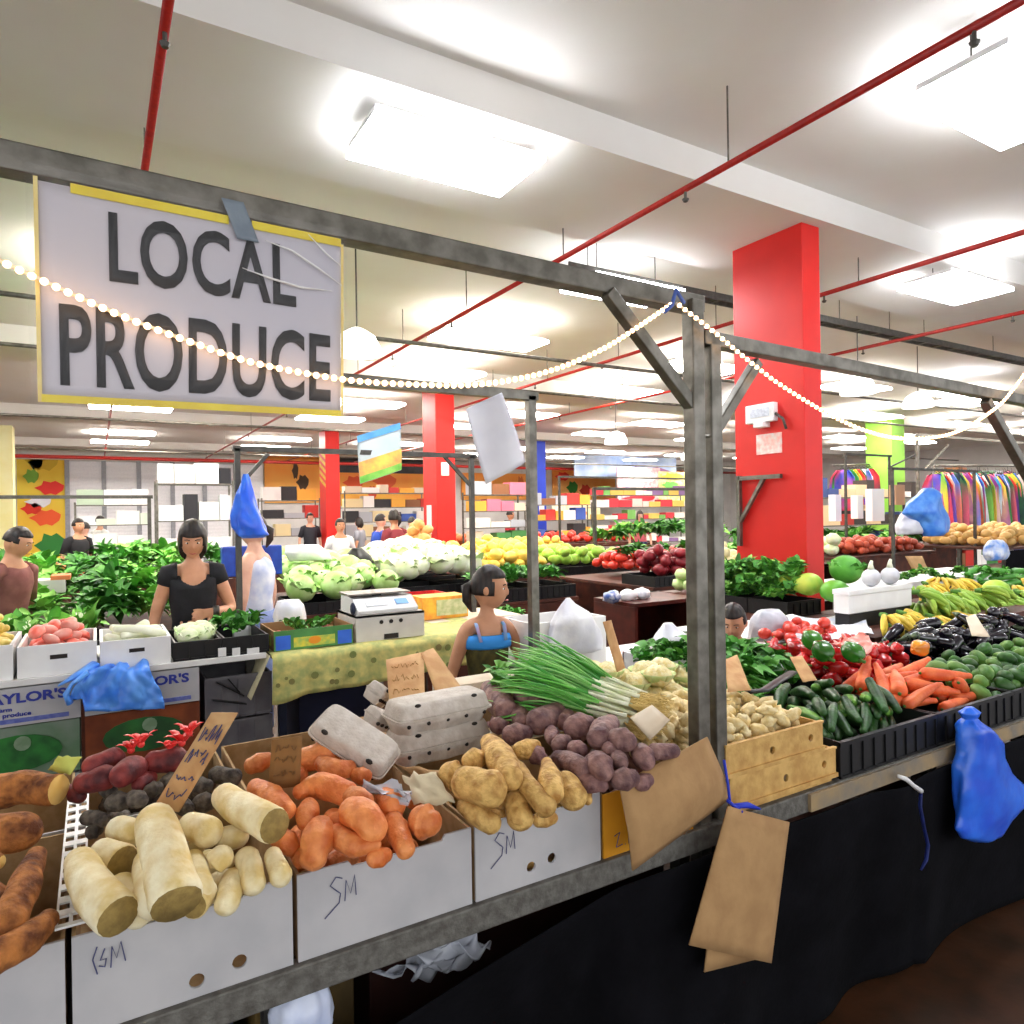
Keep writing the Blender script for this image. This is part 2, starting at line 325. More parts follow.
# black skirt
pl=at(398,1015,Y=YF)
def topz(x): return .70 if x>1.12 else .70-(1.12-x)*(.70-pl.z)/(1.12-pl.x)
def skirt(u,v):
    x=-.4+u*7.0; zt=max(topz(x),.06); z=zt*(1-v)+.012*v
    y=YF-.02+.16*v*(.4 if x<2.5 else .25)-.09*v*math.exp(-((x-1.5)/.2)**2)+.018*math.sin(x*9+1.5*math.sin(x*3))*(.2+v)+.05*nz((x*1.3,v*1.5,0),1)*v - (.03*math.exp(-((x-2.35)/.1)**2)*(1-v))
    if x<1.12: y+=.05*math.sin(v*PI)
    return Vector((x,y,z))
tag(MB().grid(180,24,skirt).build('table_skirt',blackcloth,None,True,solid=.004),'black cloth skirt hanging from the front stall rail to the floor','table skirt')
# frame members
def member(name,a,b,w,label,extra=(),mat=steel):
    r=root(name,(0,0,0),0,label,'stall frame')
    MB().bar(a,b,w).build('tube',mat,r,bev=.004)
    for e in extra: e(r)
    return r
bl=at(0,158,Y=1.46); b2=at(684,303,Y=1.46)
fr=root('market_gantry',(1.45,1.44,0),0,'galvanised stall frame with the long beam that carries the sign','stall frame')
o0=Vector((1.45,1.44,0))
pA=at(692,310,Y=1.44); pB=at(711,340,Y=1.44); pA0=at(700,735,Y=1.44); pB0=at(717,735,Y=1.44)
xa=(pA.x+pA0.x)/2; xb=(pB.x+pB0.x)/2
dirb=(b2-bl).normalized()
MB().bar(bl-dirb*.4-o0,b2+dirb*.06-o0,.05,.05).build('top_beam',steel,fr,bev=.004)
MB().bar((xa-o0.x,0,.0),(xa-o0.x,0,at(690,300,Y=1.44).z),.045).build('post',steel,fr,bev=.004)
MB().bar(at(607,292,Y=1.44)-o0,at(691,405,Y=1.44)-o0,.034).build('brace',steel,fr,bev=.003)
MB().bar((-2.75,0.0,0),(-2.75,0,2.3),.045).build('post',steel,fr,bev=.004)
fr2=root('market_gantry',(1.52,1.44,0),0,'galvanised stall frame with its lower beam running past the red pillar','stall frame')
o1=Vector((1.52,1.44,0)); e1=at(700,338,Y=1.44); e2=at(1024,401,Y=1.44); d=(e2-e1).normalized()
MB().bar((xb-1.52,0,0),(xb-1.52,0,at(711,334,Y=1.44).z),.042).build('post',steel,fr2,bev=.004)
MB().bar(e1-o1,e2+d*.6-o1,.042).build('top_beam',steel,fr2,bev=.004)
MB().bar(at(757,362,Y=1.44)-o1,at(709,440,Y=1.44)-o1,.03).build('brace',steel,fr2,bev=.003)
ba=at(985,400,Y=1.44); bb=at(1030,480,Y=1.44)
MB().bar(ba-o1,bb-o1,.036).build('brace',steel,fr2,bev=.003)
xq=bb.x+.08; MB().bar((xq-1.52,0,0),(xq-1.52,0,e2.z),.042).build('post',steel,fr2,bev=.004)
MB().tube([at(684,303,Y=1.41)-o1+Vector((0,0,.0)),at(676,290,Y=1.4)-o1,at(672,305,Y=1.39)-o1,at(664,312,Y=1.39)-o1],.006,6).build('tie_string',M('blue_tie','4a64b0',None,.6),fr2)
# back frames
def frame(name,Y,pxl,pxr,py,zt,label,w=.035,braces=(),depthpost=True,mat=steel_d,px_posts=None,pyr=None):
    r=root(name,(0,Y,0),0,label,'stall frame'); a=at(pxl,py,Y=Y); b=at(pxr,pyr or py,Y=Y); z=(a.z+b.z)/2
    MB().bar((a.x-.03,0,z),(b.x+.03,0,z),w).build('top_beam',mat,r)
    for px in (px_posts or (pxl,pxr)):
        x=at(px,py+60,Y=Y).x; MB().bar((x,0,0),(x,0,z),w).build('post',mat,r)
    for (p,q) in braces: MB().bar(at(*p,Y=Y)-Vector((0,Y,0)),at(*q,Y=Y)-Vector((0,Y,0)),w*.7).build('brace',mat,r)
    return r
frame('market_gantry',2.8,300,531,384,2.2,'grey stall frame that holds the hanging white sheet',w=.04,mat=steel,px_posts=(531,),pyr=390)
frame('market_gantry',4.2,238,472,451,2.0,'thin grey stall frame around the cloth covered scale table',braces=(((268,454),(240,485)),((442,454),(470,485))),w=.03,pyr=454)
frame('market_gantry',7.6,595,688,490,2.0,'thin stall frame over the far tomato display',w=.04,pyr=488)
frame('market_gantry',6.2,846,890,455,2.0,'thin stall frame near the blue bag in front of the green pillar',w=.03,pyr=455,braces=(((888,468),(915,455)),))
frame('market_gantry',7.4,918,1040,440,2.0,'grey clothes stall frame behind the hanging blue bag',w=.05,mat=steel,braces=(((925,470),(948,445)),),pyr=440)
frame('market_gantry',9.5,-20,150,497,2.0,'thin stall frame over the far leafy green tables',w=.04)
frame('market_gantry',12,560,700,478,2.2,'distant stall frame under the pale blue shop sign',w=.04)
# sign
c=[at(33,176,Y=1.425),at(343,240,Y=1.425),at(343,417,Y=1.425),at(38,402,Y=1.425)]
sg=root('market_sign',(0,0,0),0,'white plastic sleeved LOCAL PRODUCE sign hanging from the stall beam','sign')
def q(u,v,w=0): # u right, v down
    p=c[0].lerp(c[1],u).lerp(c[3].lerp(c[2],u),v); return p+Vector((0,-.012*math.sin(u*PI)*math.sin(v*PI)-w,0))
signm=M('sign_paper','c8c0c4','bcb8c2',.35,3,spec=.5)
MB().grid(24,16,lambda u,v:q(.01+u*.98,.015+v*.97)).build('sheet',signm,sg,True,solid=.002)
mb=MB()
def strip(u0,u1,v0,v1,w=.003): mb.grid(20,2,lambda u,v:q(u0+(u1-u0)*u,v0+(v1-v0)*v,w))
strip(.1,.58,.0,.045); strip(.66,.99,.0,.045); strip(.01,.99,.965,1.0); mb.build('yellow_border',yellow,sg,solid=.001)
mb=MB(); strip(.0,.012,.0,1); strip(.99,1,0.03,1); mb.build('yellow_side_edge',M('pale_yellow_tape','e8d890','e2c878',.5),sg,solid=.001)
mb=MB(); mb.grid(6,10,lambda u,v:q(.555+u*.075+v*.05,-.08+v*.2,.006)+Vector((0,-.004,0))); mb.build('grey_tape',M('grey_tape','7f8a94','6f7a86',.35,20,.2),sg,True,solid=.001)
mb=MB(); mb.grid(20,20,lambda u,v:q(-.02+u*1.03,-.05+v*1.08,.008+.004*nz((u*6,v*3,2)))); 
pf=bpy.data.materials.new('clear_sleeve'); pf.use_nodes=True; b_=pf.node_tree.nodes['Principled BSDF']; b_.inputs['Alpha'].default_value=.05; b_.inputs['Roughness'].default_value=.08; b_.inputs['Specular IOR Level'].default_value=1
mb.build('clear_sleeve',pf,sg,True)
mb=MB()
for s_ in ([(.7,.1),(.8,.13),(.9,.2),(.99,.27)],[(.62,.27),(.72,.3),(.83,.32),(.95,.31)],[(.86,.02),(.93,.11),(.985,.16)]):
    mb.tube([q(u,v,.011) for u,v in s_],[.0006]+[.0022]*(len(s_)-2)+[.0006],6)
mb.build('sleeve_crease',whitep,sg,True)
# letters mapped onto the sheet
def sign_text(body,u0,u1,v0,v1,name):
    cu=bpy.data.curves.new('t','FONT'); cu.body=body; cu.size=1; cu.offset=.02; cu.extrude=.0; cu.resolution_u=4; cu.space_character=1.04
    o=bpy.data.objects.new('t',cu); COL.objects.link(o); dg=bpy.context.evaluated_depsgraph_get(); me=bpy.data.meshes.new_from_object(o.evaluated_get(dg)); bpy.data.objects.remove(o)
    xs=[v.co.x for v in me.vertices]; ys=[v.co.y for v in me.vertices]; X0,X1,Y0,Y1=min(xs),max(xs),min(ys),max(ys)
    for v in me.vertices:
        u=u0+(u1-u0)*(v.co.x-X0)/(X1-X0); w=v1-(v1-v0)*(v.co.y-Y0)/(Y1-Y0); v.co=q(u,w,.004)
    me.materials.clear(); me.materials.append(ink); o=bpy.data.objects.new(name,me); COL.objects.link(o); o.parent=sg
    d=o.modifiers.new('s','SOLIDIFY'); d.thickness=.001
sign_text('LOCAL',.205,.815,.095,.43,'lettering'); sign_text('PRODUCE',.062,.948,.55,.925,'lettering')
# string lights
bulb=M('warm_bulb','fff0d0',None,.3,emit='ffc890',es=5); cordm=M('clear_cord','e8d8c0',None,.3)
def lights(pts,Y,n,label,bm=bulb):
    r=root('string_lights',(0,0,0),0,label,'string lights'); P=[at(x,y,Y=Y) for x,y in pts]
    def cr(i,t):
        p=[P[max(0,min(len(P)-1,i+k))] for k in(-1,0,1,2)]
        return .5*((2*p[1])+(p[2]-p[0])*t+(2*p[0]-5*p[1]+4*p[2]-p[3])*t*t+(3*p[1]-p[0]-3*p[2]+p[3])*t**3)
    Q=[cr(i,k/12) for i in range(len(P)-1) for k in range(12)]+[P[-1]]
    MB().tube(Q,.0035,6).build('cord',cordm,r,True)
    Ls=[0]
    for i in range(1,len(Q)): Ls.append(Ls[-1]+(Q[i]-Q[i-1]).length)
    b=None;j=0
    for i in range(n):
        s=Ls[-1]*(i+.5)/n
        while Ls[j+1]<s: j+=1
        p=Q[j].lerp(Q[j+1],(s-Ls[j])/(Ls[j+1]-Ls[j]))+Vector((0,-.002,-.001))
        if b is None: b=MB().ball((0,0,0),(.0062,.0062,.0062),8,6).build('bulb',bm,r,True,loc=p)
        else: e=b.copy(); COL.objects.link(e); e.location=p
lights([(-12,255),(35,277),(120,315),(200,345),(260,364),(343,379),(410,384),(480,384),(545,372),(600,350),(640,325),(672,303)],1.395,88,'glowing warm string lights sagging across the sign up to the steel post')
lights([(676,303),(715,333),(745,358),(785,388),(840,420),(885,436),(925,438),(960,430),(995,408),(1012,390),(1030,365)],1.395,96,'glowing warm string lights drooping in front of the red pillar')
# hanging white sheet & banner
def hsheet(name,cs,Y,mat,label,cat,bend=.02,extra=None):
    P=[at(x,y,Y=Y) for x,y in cs]
    r=root(name,(0,0,0),0,label,cat)
    f=lambda u,v:P[0].lerp(P[1],u).lerp(P[3].lerp(P[2],u),v)+Vector((0,bend*math.sin(u*PI*1.3+v*2),0))
    MB().grid(12,14,f).build('sheet',mat,r,True,solid=.002)
    if extra: extra(r,f)
    return r
hsheet('hanging_sheet',[(466,409),(500,393),(525,462),(488,484)],2.75,M('white_sheet','dcdce8','e6e6f0',.4,6,.1),'blank white plastic sheet hanging tilted beside the middle post','sheet')
def bex(r,f):
    mb=MB(); mb.grid(8,4,lambda u,v:f(u,v*.14)+Vector((0,-.006,0))); mb.build('blue_header',M('poster_blue','6ab0ec','4a98e0',.5,9),r,solid=.001)
    mb=MB(); mb.grid(8,6,lambda u,v:f(u,.55+v*.3)+Vector((0,-.006,0))); mb.build('fruit_picture',M('poster_fruit','e8d860','e8a060',.5,12),r,solid=.001)
    mb=MB(); mb.grid(8,4,lambda u,v:f(u,.85+v*.14)+Vector((0,-.006,0))); mb.build('green_footer',M('poster_green','6cc048','9cd860',.5,12),r,solid=.001)
hsheet('hanging_banner',[(357,436),(399,423),(401,470),(361,484)],4.17,M('poster_pale','d4dce0','c4d4d0',.5,6),'small blue and green picture banner hanging from the thin frame','banner',extra=bex)
# ------------------------------------------------------------------ boxes
def open_box(name,x0,x1,y0,y1,z0,z1,mat,label,cat,holes=(),inner=None,t=.006,group=None,notch=None,rz=0,side=True):
    w,d,h=x1-x0,y1-y0,z1-z0; r=root(name,((x0+x1)/2,(y0+y1)/2,z0),rz,label,cat,group)
    poly=[(-w/2,0),(w/2,0),(w/2,h)]+([(notch[1],h),(notch[1]-.008,h-.012),(notch[0]+.008,h-.012),(notch[0],h)] if notch else [])+[(-w/2,h)]
    MB().plate(poly,t,lambda u,v,k:Vector((u,-d/2+k,v)),[circ(hx,hy,hr) for hx,hy,hr in holes]).build('front_panel',mat,r)
    mb=MB(); mb.bx(-w/2,-w/2+t,-d/2+t,d/2,0,h); mb.bx(w/2-t,w/2,-d/2+t,d/2,0,h); mb.bx(-w/2,w/2,d/2-t,d/2,0,h); mb.bx(-w/2,w/2,-d/2+t,d/2-t,0,t); mb.build('box_body',inner or mat,r)
    return r
def strokes(r,paths,ox,oz,s,y,name='handwriting',mat=penink,w=.0012):
    mb=MB()
    for p in paths: mb.tube([(ox+a*s,y,oz+b*s) for a,b in p],w,5)
    mb.build(name,mat,r)
BS=[[(.42,.9),(.2,1),(.0,.75),(.2,.55),(.35,.4),(.3,.1),(.05,-.1),(-.2,-.3)]]
BM=[[(.5,.1),(.55,.8),(.7,.3),(.85,.9),(.9,.2)]]
T0=.757; R0=.935
boxes=[]
for i,(a,b_) in enumerate(((-.42,-.055),(-.045,.325),(.335,.725),(.735,1.095))):
    lab=['white cardboard box of brown yams at the edge of the stall','white cardboard box of thick cream roots with two round holes','white cardboard box of orange sweet potatoes marked SM','white cardboard box of tan yam beans marked SM with two holes'][i]
    hl=[(),((.01,.035,.0135),(.085,.045,.0135)),(),((-.03,.045,.0125),(.03,.05,.0125))][i]
    r=open_box('produce_box',a,b_,1.415,1.90,T0,R0,white_card,lab,'box',hl,inner=card_in,notch=(-.09,.13) if i else None); boxes.append(r)
strokes(boxes[1],[[(.05,1.05),(-.1,.6),(.05,0)],[(.3,.9),(.15,.5),(.35,.5),(.3,.2),(.1,.3)],[(.5,.1),(.55,.9),(.7,.4),(.85,1),(1,.2)]],-.15,.105,.045,-.2455)
strokes(boxes[2],BS+BM,-.13,.095,.06,-.2455); strokes(boxes[3],BS+BM,-.13,.09,.06,-.2455)
r=open_box('produce_box',1.105,1.42,1.415,1.90,T0,.925,M('orange_card','dd9a1e','d28c18',.7,8),'orange cardboard box of purple sweet potatoes','box',inner=card_in)
strokes(r,[[(0,.6),(.3,.7),(.1,.1),(.45,.15)],[(.6,.1),(.62,.12)],[(.8,.6),(.8,.1),(1.1,.15),(1.15,.6)]],-.125,.02,.06,-.2455)
# perforated plastic side crate in view between yams and cream roots
mb=MB(); hl=[]
for k in range(14): hl.append([(1.452+k*.052,-.066),(1.480+k*.052,-.066),(1.480+k*.052,-.050),(1.452+k*.052,-.050)]); hl.append([(1.452+k*.052,-.044),(1.480+k*.052,-.044),(1.480+k*.052,-.028),(1.452+k*.052,-.028)])
mb.plate([(1.44,-.07),(2.19,-.07),(2.19,-.024),(1.44,-.024)],.004,lambda u,v,k:Vector((v,u,.942+k)),hl)
tag(mb.build('perforated_strip',whitep),'white perforated plastic strip lying between the yams and the cream roots','plastic strip')
# back row boxes
for (x0,x1,y0,y1,lab) in ((-.45,-.06,1.93,2.36,'cardboard box behind the brown yams'),(-.04,.31,1.93,2.36,'cardboard box of grey taro and red sweet potatoes behind the cream roots'),(.33,.7,1.93,2.36,'cardboard box behind the orange sweet potatoes'),(1.12,1.55,1.93,2.36,'cardboard box under the spring onions')):
    open_box('produce_box',x0,x1,y0,y1,T0,.93,white_card,lab,'box',inner=card_in)
# ------------------------------------------------------------------ tubers
def tuber_mesh(P,rad,seed,amp=.1,n=16,lobes=1.0,K=14,cut0=False,cut1=False):
    """points world -> rounded irregular root"""
    P=[Vector(p) for p in P]
    def pos(t):
        k=t*(len(P)-1); i=min(int(k),len(P)-2); return P[i].lerp(P[i+1],k-i)
    def smooth(t):
        e=.5/(len(P)-1) if len(P)>2 else 0
        return (pos(max(0,t-e))+pos(t)*2+pos(min(1,t+e)))/4
    pts=[];rr=[]; Ltot=sum((P[i+1]-P[i]).length for i in range(len(P)-1)) or .001
    d0=(P[1]-P[0]).normalized(); d1=(P[-1]-P[-2]).normalized()
    R=lambda t: (rad if not hasattr(rad,'__len__') else (rad[min(int(t*(len(rad)-1)),len(rad)-2)]*(1-(t*(len(rad)-1)-min(int(t*(len(rad)-1)),len(rad)-2)))+rad[min(int(t*(len(rad)-1)),len(rad)-2)+1]*(t*(len(rad)-1)-min(int(t*(len(rad)-1)),len(rad)-2))))
    if cut0: pts.append(P[0]-d0*R(0)*.1); rr.append(R(0)*.9)
    else:
        for a in (1,.92,.75,.5,.25): pts.append(P[0]-d0*R(0)*a*.9); rr.append(R(0)*max(.12,math.sqrt(1-a*a)))
    for i in range(K): t=i/(K-1); pts.append(smooth(t)); rr.append(R(t))
    if cut1: pts.append(P[-1]+d1*R(1)*.1); rr.append(R(1)*.92)
    else:
        for a in (.25,.5,.75,.92,1): pts.append(P[-1]+d1*R(1)*a*.9); rr.append(R(1)*max(.12,math.sqrt(1-a*a)))
    return pts,rr
def tuber(name,P,rad,mat,label,cat,seed=0,amp=.1,cut0=False,cut1=False,cutmat=None,group=None,parent=None):
    ctr=sum((Vector(p) for p in P),Vector())/len(P); P=[Vector(p)-ctr for p in P]
    pts,rr=tuber_mesh(P,rad,seed,cut0=cut0,cut1=cut1); r0=max(rr)
    mb=MB(); mb.tube(pts,rr,16,disp=lambda q:amp*(nz(q,1/(r0*1.6),seed)*1.3+nz(q,1/(r0*.6),seed+5)*.5))
    mats=[mat]
    if cutmat:
        mats.append(cutmat)
        if cut0: mb.m[-2]=1
        if cut1: mb.m[-1]=1
    o=mb.build(name,mats,parent,True,loc=ctr)
    if label: tag(o,label,cat,group)
    return o
# ------------------------------------------------------------------ produce on the front stall
cream=M('cream_root_skin','faf0cc','dcc27e',.55,16,.5,spec=.3,bs=50); creamcut=M('cut_root_end','a48a4c','8c7440',.8,60,.3)
sweet=M('orange_sweet_potato_skin','ee9858','c8652c',.5,22,.6,rv=.12,bs=60); tan=M('tan_root_skin','e2ba6e','a87838',.65,34,.8,rv=.1,bs=70)
purple=M('purple_brown_skin','9a746c','5c3c40',.6,26,.7,rv=.2,bs=60); yam=M('brown_yam_skin','b87438','5c3014',.8,26,.9,rv=.15,bs=60)
taro=M('grey_taro_skin','6e6458','332c28',.8,40,.6,rv=.2,bs=90); redsp=M('red_sweet_potato_skin','9c3c38','4c181c',.6,20,.3,rv=.15,bs=60)
pale=M('pale_ginger_skin','ecdcae','d6b976',.6,30,.4,rv=.08,bs=60)
def pt(name,pts,rpx,mat,label,cat,seed=0,amp=.1,group=None,**k):
    """pts: (px,py,z)"""
    P=[at(a,b,Z=z) for a,b,z in pts]; rpx=[rpx*.85,rpx,rpx*.72] if not hasattr(rpx,'__len__') and mat is not cream else rpx
    rp=rpx if hasattr(rpx,'__len__') else [rpx]
    R=[r*(sum(((p-Vector((0,0,EYE))).dot(FW) for p in P))/len(P))/FPX for r in rp]
    return tuber(name,P,R if len(R)>1 else R[0],mat,label,cat,seed,amp,group=group,**k)
C='cream_root'
L1=[([(155,822,1.06),(163,850,1.04),(170,880,1.02),(176,902,1.0)],[20,22,23,24],'largest cream root standing over the box with a cut brown end',dict(cut1=True)),
([(80,862,1.0),(88,882,.99),(103,902,.98),(117,916,.975)],[16,19,20,20],'long curved cream root at the corner of the box beside the yams',dict(cut1=True)),
([(104,853,.99),(121,862,.985)],[14,17],'stubby cream root with a rounded end behind the curved one',dict(cut1=True)),
([(122,888,.955),(138,912,.95)],15,'cream root wedged between the curved one and the largest one',{}),
([(226,798,1.05),(240,808,1.05),(258,817,1.05),(274,825,1.05)],[15,16,17,17],'long cream root lying across to the orange sweet potatoes',dict(cut1=True)),
([(119,829,1.01),(131,833,1.01)],13,'small pale root piece behind the stubby cream root',{}),
([(191,826,1.03),(208,832,1.03)],[13,15],'smooth pale root lobe just beside the largest root top',{}),
([(226,839,1.0),(238,836,1.0)],12,'short yellowish cream root under the long crossing one',{}),
([(215,864,.99),(222,857,1.0)],[12,12],'stub with a flat brown cut face in the middle of the cream roots',dict(cut0=True)),
([(193,862,.99),(200,888,.985)],[12,13],'cream root with a green yellow tinge beside the largest one',{}),
([(247,858,.985),(254,883,.965)],12,'slim cream root pointing down near the SM box corner',{}),
([(233,880,.96),(227,903,.955)],12,'small cream root resting on the box rim',{}),
([(273,856,.98),(281,876,.97)],[9,11],'greyish pale root tip in the box corner by the sweet potatoes',{}),
([(147,862,.99),(154,900,.975)],[14,17],'cream root tucked under the largest one',{}),
([(188,850,.985),(197,848,.985)],8,'tiny pale root stub in the gap of the cream roots',{}),
([(194,905,.965),(203,893,.965)],14,'cream root end poking out beside the big cut end',dict(cut0=True))]
for i,(p,r_,lab,k) in enumerate(L1): pt(C,p,r_,cream,lab,'root vegetable',i,.07,cutmat=creamcut,**k)
def fill(name,mat,x0,x1,y0,y1,z,n,r,l,label,cat,group,seed=1,dz=.03,amp=.12):
    R=random.Random(seed)
    protos=[]
    for k in range(3):
        a=l*(.8+.15*k); o=tuber(name,[(-a,0,0),(0,r*.2,0),(a,0,0)],[r*.7,r,r*.75],mat,label,cat,seed*7+k,amp,group=group); protos.append([o,False,a])
    return pack([(p[0],r,p[2]) for p in protos],x0,x1,y0,y1,z,n,R,label,group)
def pack(protos,x0,x1,y0,y1,z0,n,R,label=None,group=None,tries=7,tilt=True,avoid=(),ang=None,over=.86,poly=None,labels=None):
    """drop-pack: protos (object,radius,halflength) along local X"""
    sph=list(avoid); out=[]; used=set()
    for i in range(n):
        p,r,l=protos[i%len(protos)]; best=None
        for _ in range(tries):
            sc=R.uniform(.88,1.12); rr=r*sc; ll=l*sc; a=R.uniform(0,PI) if ang is None else R.gauss(ang,.3)
            mx=min(abs(math.cos(a))*ll+rr,(x1-x0)*.5); my=min(abs(math.sin(a))*ll+rr,(y1-y0)*.5)
            x=R.uniform(x0+mx,x1-mx) if x1-x0>2*mx else (x0+x1)/2; y=R.uniform(y0+my,y1-my) if y1-y0>2*my else (y0+y1)/2
            if poly and not poly(x,y): continue
            zs=[]
            for s in (-1,-.5,0,.5,1):
                qx=x+math.cos(a)*ll*s; qy=y+math.sin(a)*ll*s; rs=rr*(1 if abs(s)<.9 else .8); z=z0+rs
                for (sx,sy,sz,sr) in sph:
                    d2=(sx-qx)**2+(sy-qy)**2; m=(rs+sr)*over
                    if d2<m*m: z=max(z,sz+math.sqrt(m*m-d2))
                zs.append(z)
            b=(zs[4]-zs[0])/2 if tilt and ll>rr*.6 else 0; b=max(-ll*.6,min(ll*.6,b))
            off=max(zs[k]-b*s for k,s in enumerate((-1,-.5,0,.5,1)))
            key=off+R.uniform(0,.01)
            if best is None or key<best[0]: best=(key,x,y,off,b,a,sc,rr,ll)
        if best is None: continue
        key,x,y,z,b,a,sc,rr,ll=best
        if p not in used: o=p; used.add(p)
        else: o=dup(p)
        o.location=(x,y,z); th=-math.atan2(b,ll) if ll>0 else 0
        o.rotation_mode='XYZ'; o.rotation_euler=(R.uniform(-PI,PI) if ll>0 and tilt is True else 0,th,a); o.scale=(sc,)*3
        o['label']=label if not labels else labels[len(out)%len(labels)]
        if group: o['group']=group
        out.append(o)
        for s in (-1,-.5,0,.5,1): sph.append((x+math.cos(a)*ll*s,y+math.sin(a)*ll*s,z+b*s,rr*(1 if abs(s)<.9 else .8)))
    for p,_,_ in protos:
        if p not in used:
            for ch in list(p.children): bpy.data.objects.remove(ch)
            bpy.data.objects.remove(p)
    return out
fill(C,cream,-.035,.31,1.43,1.88,T0+.01,12,.03,.06,'cream root buried low in its box under the larger cream roots','root vegetable','cream roots low in the box',3)
SW=[([(300,792,1.04),(318,783,1.05),(345,793,1.04)],[8,14,13],'long dark orange sweet potato on top of its heap'),
([(309,808,1.02),(306,822,1.01)],12,'upright smooth orange sweet potato beside the fat ones'),
([(320,829,1.0),(317,842,.99),(314,857,.97)],[14,17,14],'fat pale orange sweet potato leaning on the box front'),
([(352,812,1.03),(366,815,1.03),(373,829,1.01)],[15,17,15],'bulky light orange sweet potato with a side lobe'),
([(350,795,1.04),(366,801,1.04)],11,'small reddish sweet potato tucked under the long dark one'),
([(384,794,1.03),(393,806,1.02)],[10,13],'orange sweet potato by the grey plastic sheet'),
([(393,822,1.0),(399,835,.98),(405,849,.97)],[11,12,10],'narrow orange sweet potato pointing down over the rim'),
([(422,820,1.0),(430,822,1.0)],18,'round orange sweet potato at the corner by the tan roots'),
([(337,835,.99),(352,848,.98),(376,845,.985)],[11,12,6],'curved orange sweet potato with a pointed tip'),
([(333,818,1.0),(340,828,.99)],12,'dark orange sweet potato in the centre gap'),
([(374,859,.96),(386,855,.96)],10,'short orange sweet potato low against the box front'),
([(280,838,.985),(292,848,.97)],12,'dark orange sweet potato touching the long crossing cream root'),
([(256,787,1.04),(272,797,1.04),(287,810,1.03)],[9,12,9],'slender dark orange sweet potato in front of the brown price card'),
([(300,860,.955),(306,852,.955)],9,'small orange sweet potato at the box corner'),
([(306,760,1.05),(325,755,1.06),(343,749,1.06)],[12,14,11],'rough orange sweet potato at the back of the heap'),
([(252,766,1.04),(268,760,1.05)],10,'small orange sweet potato behind the brown price card'),
([(323,764,1.05),(336,770,1.05),(348,769,1.04)],[9,10,9],'knobbly sweet potato below the tilted egg carton'),
([(357,775,1.03),(366,776,1.03)],9,'little orange sweet potato against the egg carton'),
([(288,772,1.03),(300,776,1.03)],12,'orange sweet potato directly behind the top dark one'),
([(410,800,.99),(418,803,.99)],8,'small brownish sweet potato next to the folded paper')]
for i,(p,r_,lab) in enumerate(SW): pt('orange_sweet_potato',p,r_,sweet,lab,'sweet potato',i+40,.1)
fill('orange_sweet_potato',sweet,.345,.715,1.43,1.88,T0+.01,22,.033,.045,'orange sweet potato deep in its box under the others','sweet potato','sweet potatoes deep in the box',5)
TN=[([(450,775,1.03),(458,776,1.03)],15,'round tan root at the egg carton side of its box'),([(466,784,1.04),(490,788,1.04)],[17,19],'biggest oval tan root with netted skin'),
([(470,761,1.06),(480,758,1.06)],11,'small tan root behind the biggest oval one'),([(489,742,1.07),(498,755,1.07),(511,778,1.05)],[9,16,12],'tall lumpy tan root crowned with a knob'),
([(514,770,1.04),(528,786,1.03),(546,806,1.0)],[12,9,11],'long thin necked tan root like a drumstick'),([(547,763,1.04),(550,780,1.03),(553,793,1.02)],[6,13,11],'pointed tan root standing like a cone'),
([(464,806,.99),(478,815,.98),(492,824,.965)],[8,11,10],'low tan root lying along the box rim by the paper'),([(516,802,.99),(520,818,.97)],[12,13],'pear shaped tan root hanging over the box rim'),
([(567,783,1.0),(573,797,.98)],[13,14],'tan root at the corner beside the orange box'),([(520,750,1.05),(535,747,1.05)],10,'small tan root touching the purple ones'),
([(538,820,.955),(553,818,.955)],8,'thin tan root low on the rim below the drumstick one'),([(500,800,.99),(507,795,.99)],10,'little tan root filling the gap under the lumpy one'),([(583,790,.96),(588,800,.955)],7,'tiny pale root with a white end at the box corner')]
for i,(p,r_,lab) in enumerate(TN): pt('tan_root',p,r_,tan,lab,'root vegetable',i+80,.13)
fill('tan_root',tan,.745,1.085,1.43,1.88,T0+.01,20,.033,.04,'tan root deep in its box under the others','root vegetable','tan roots deep in the box',6,amp=.18)
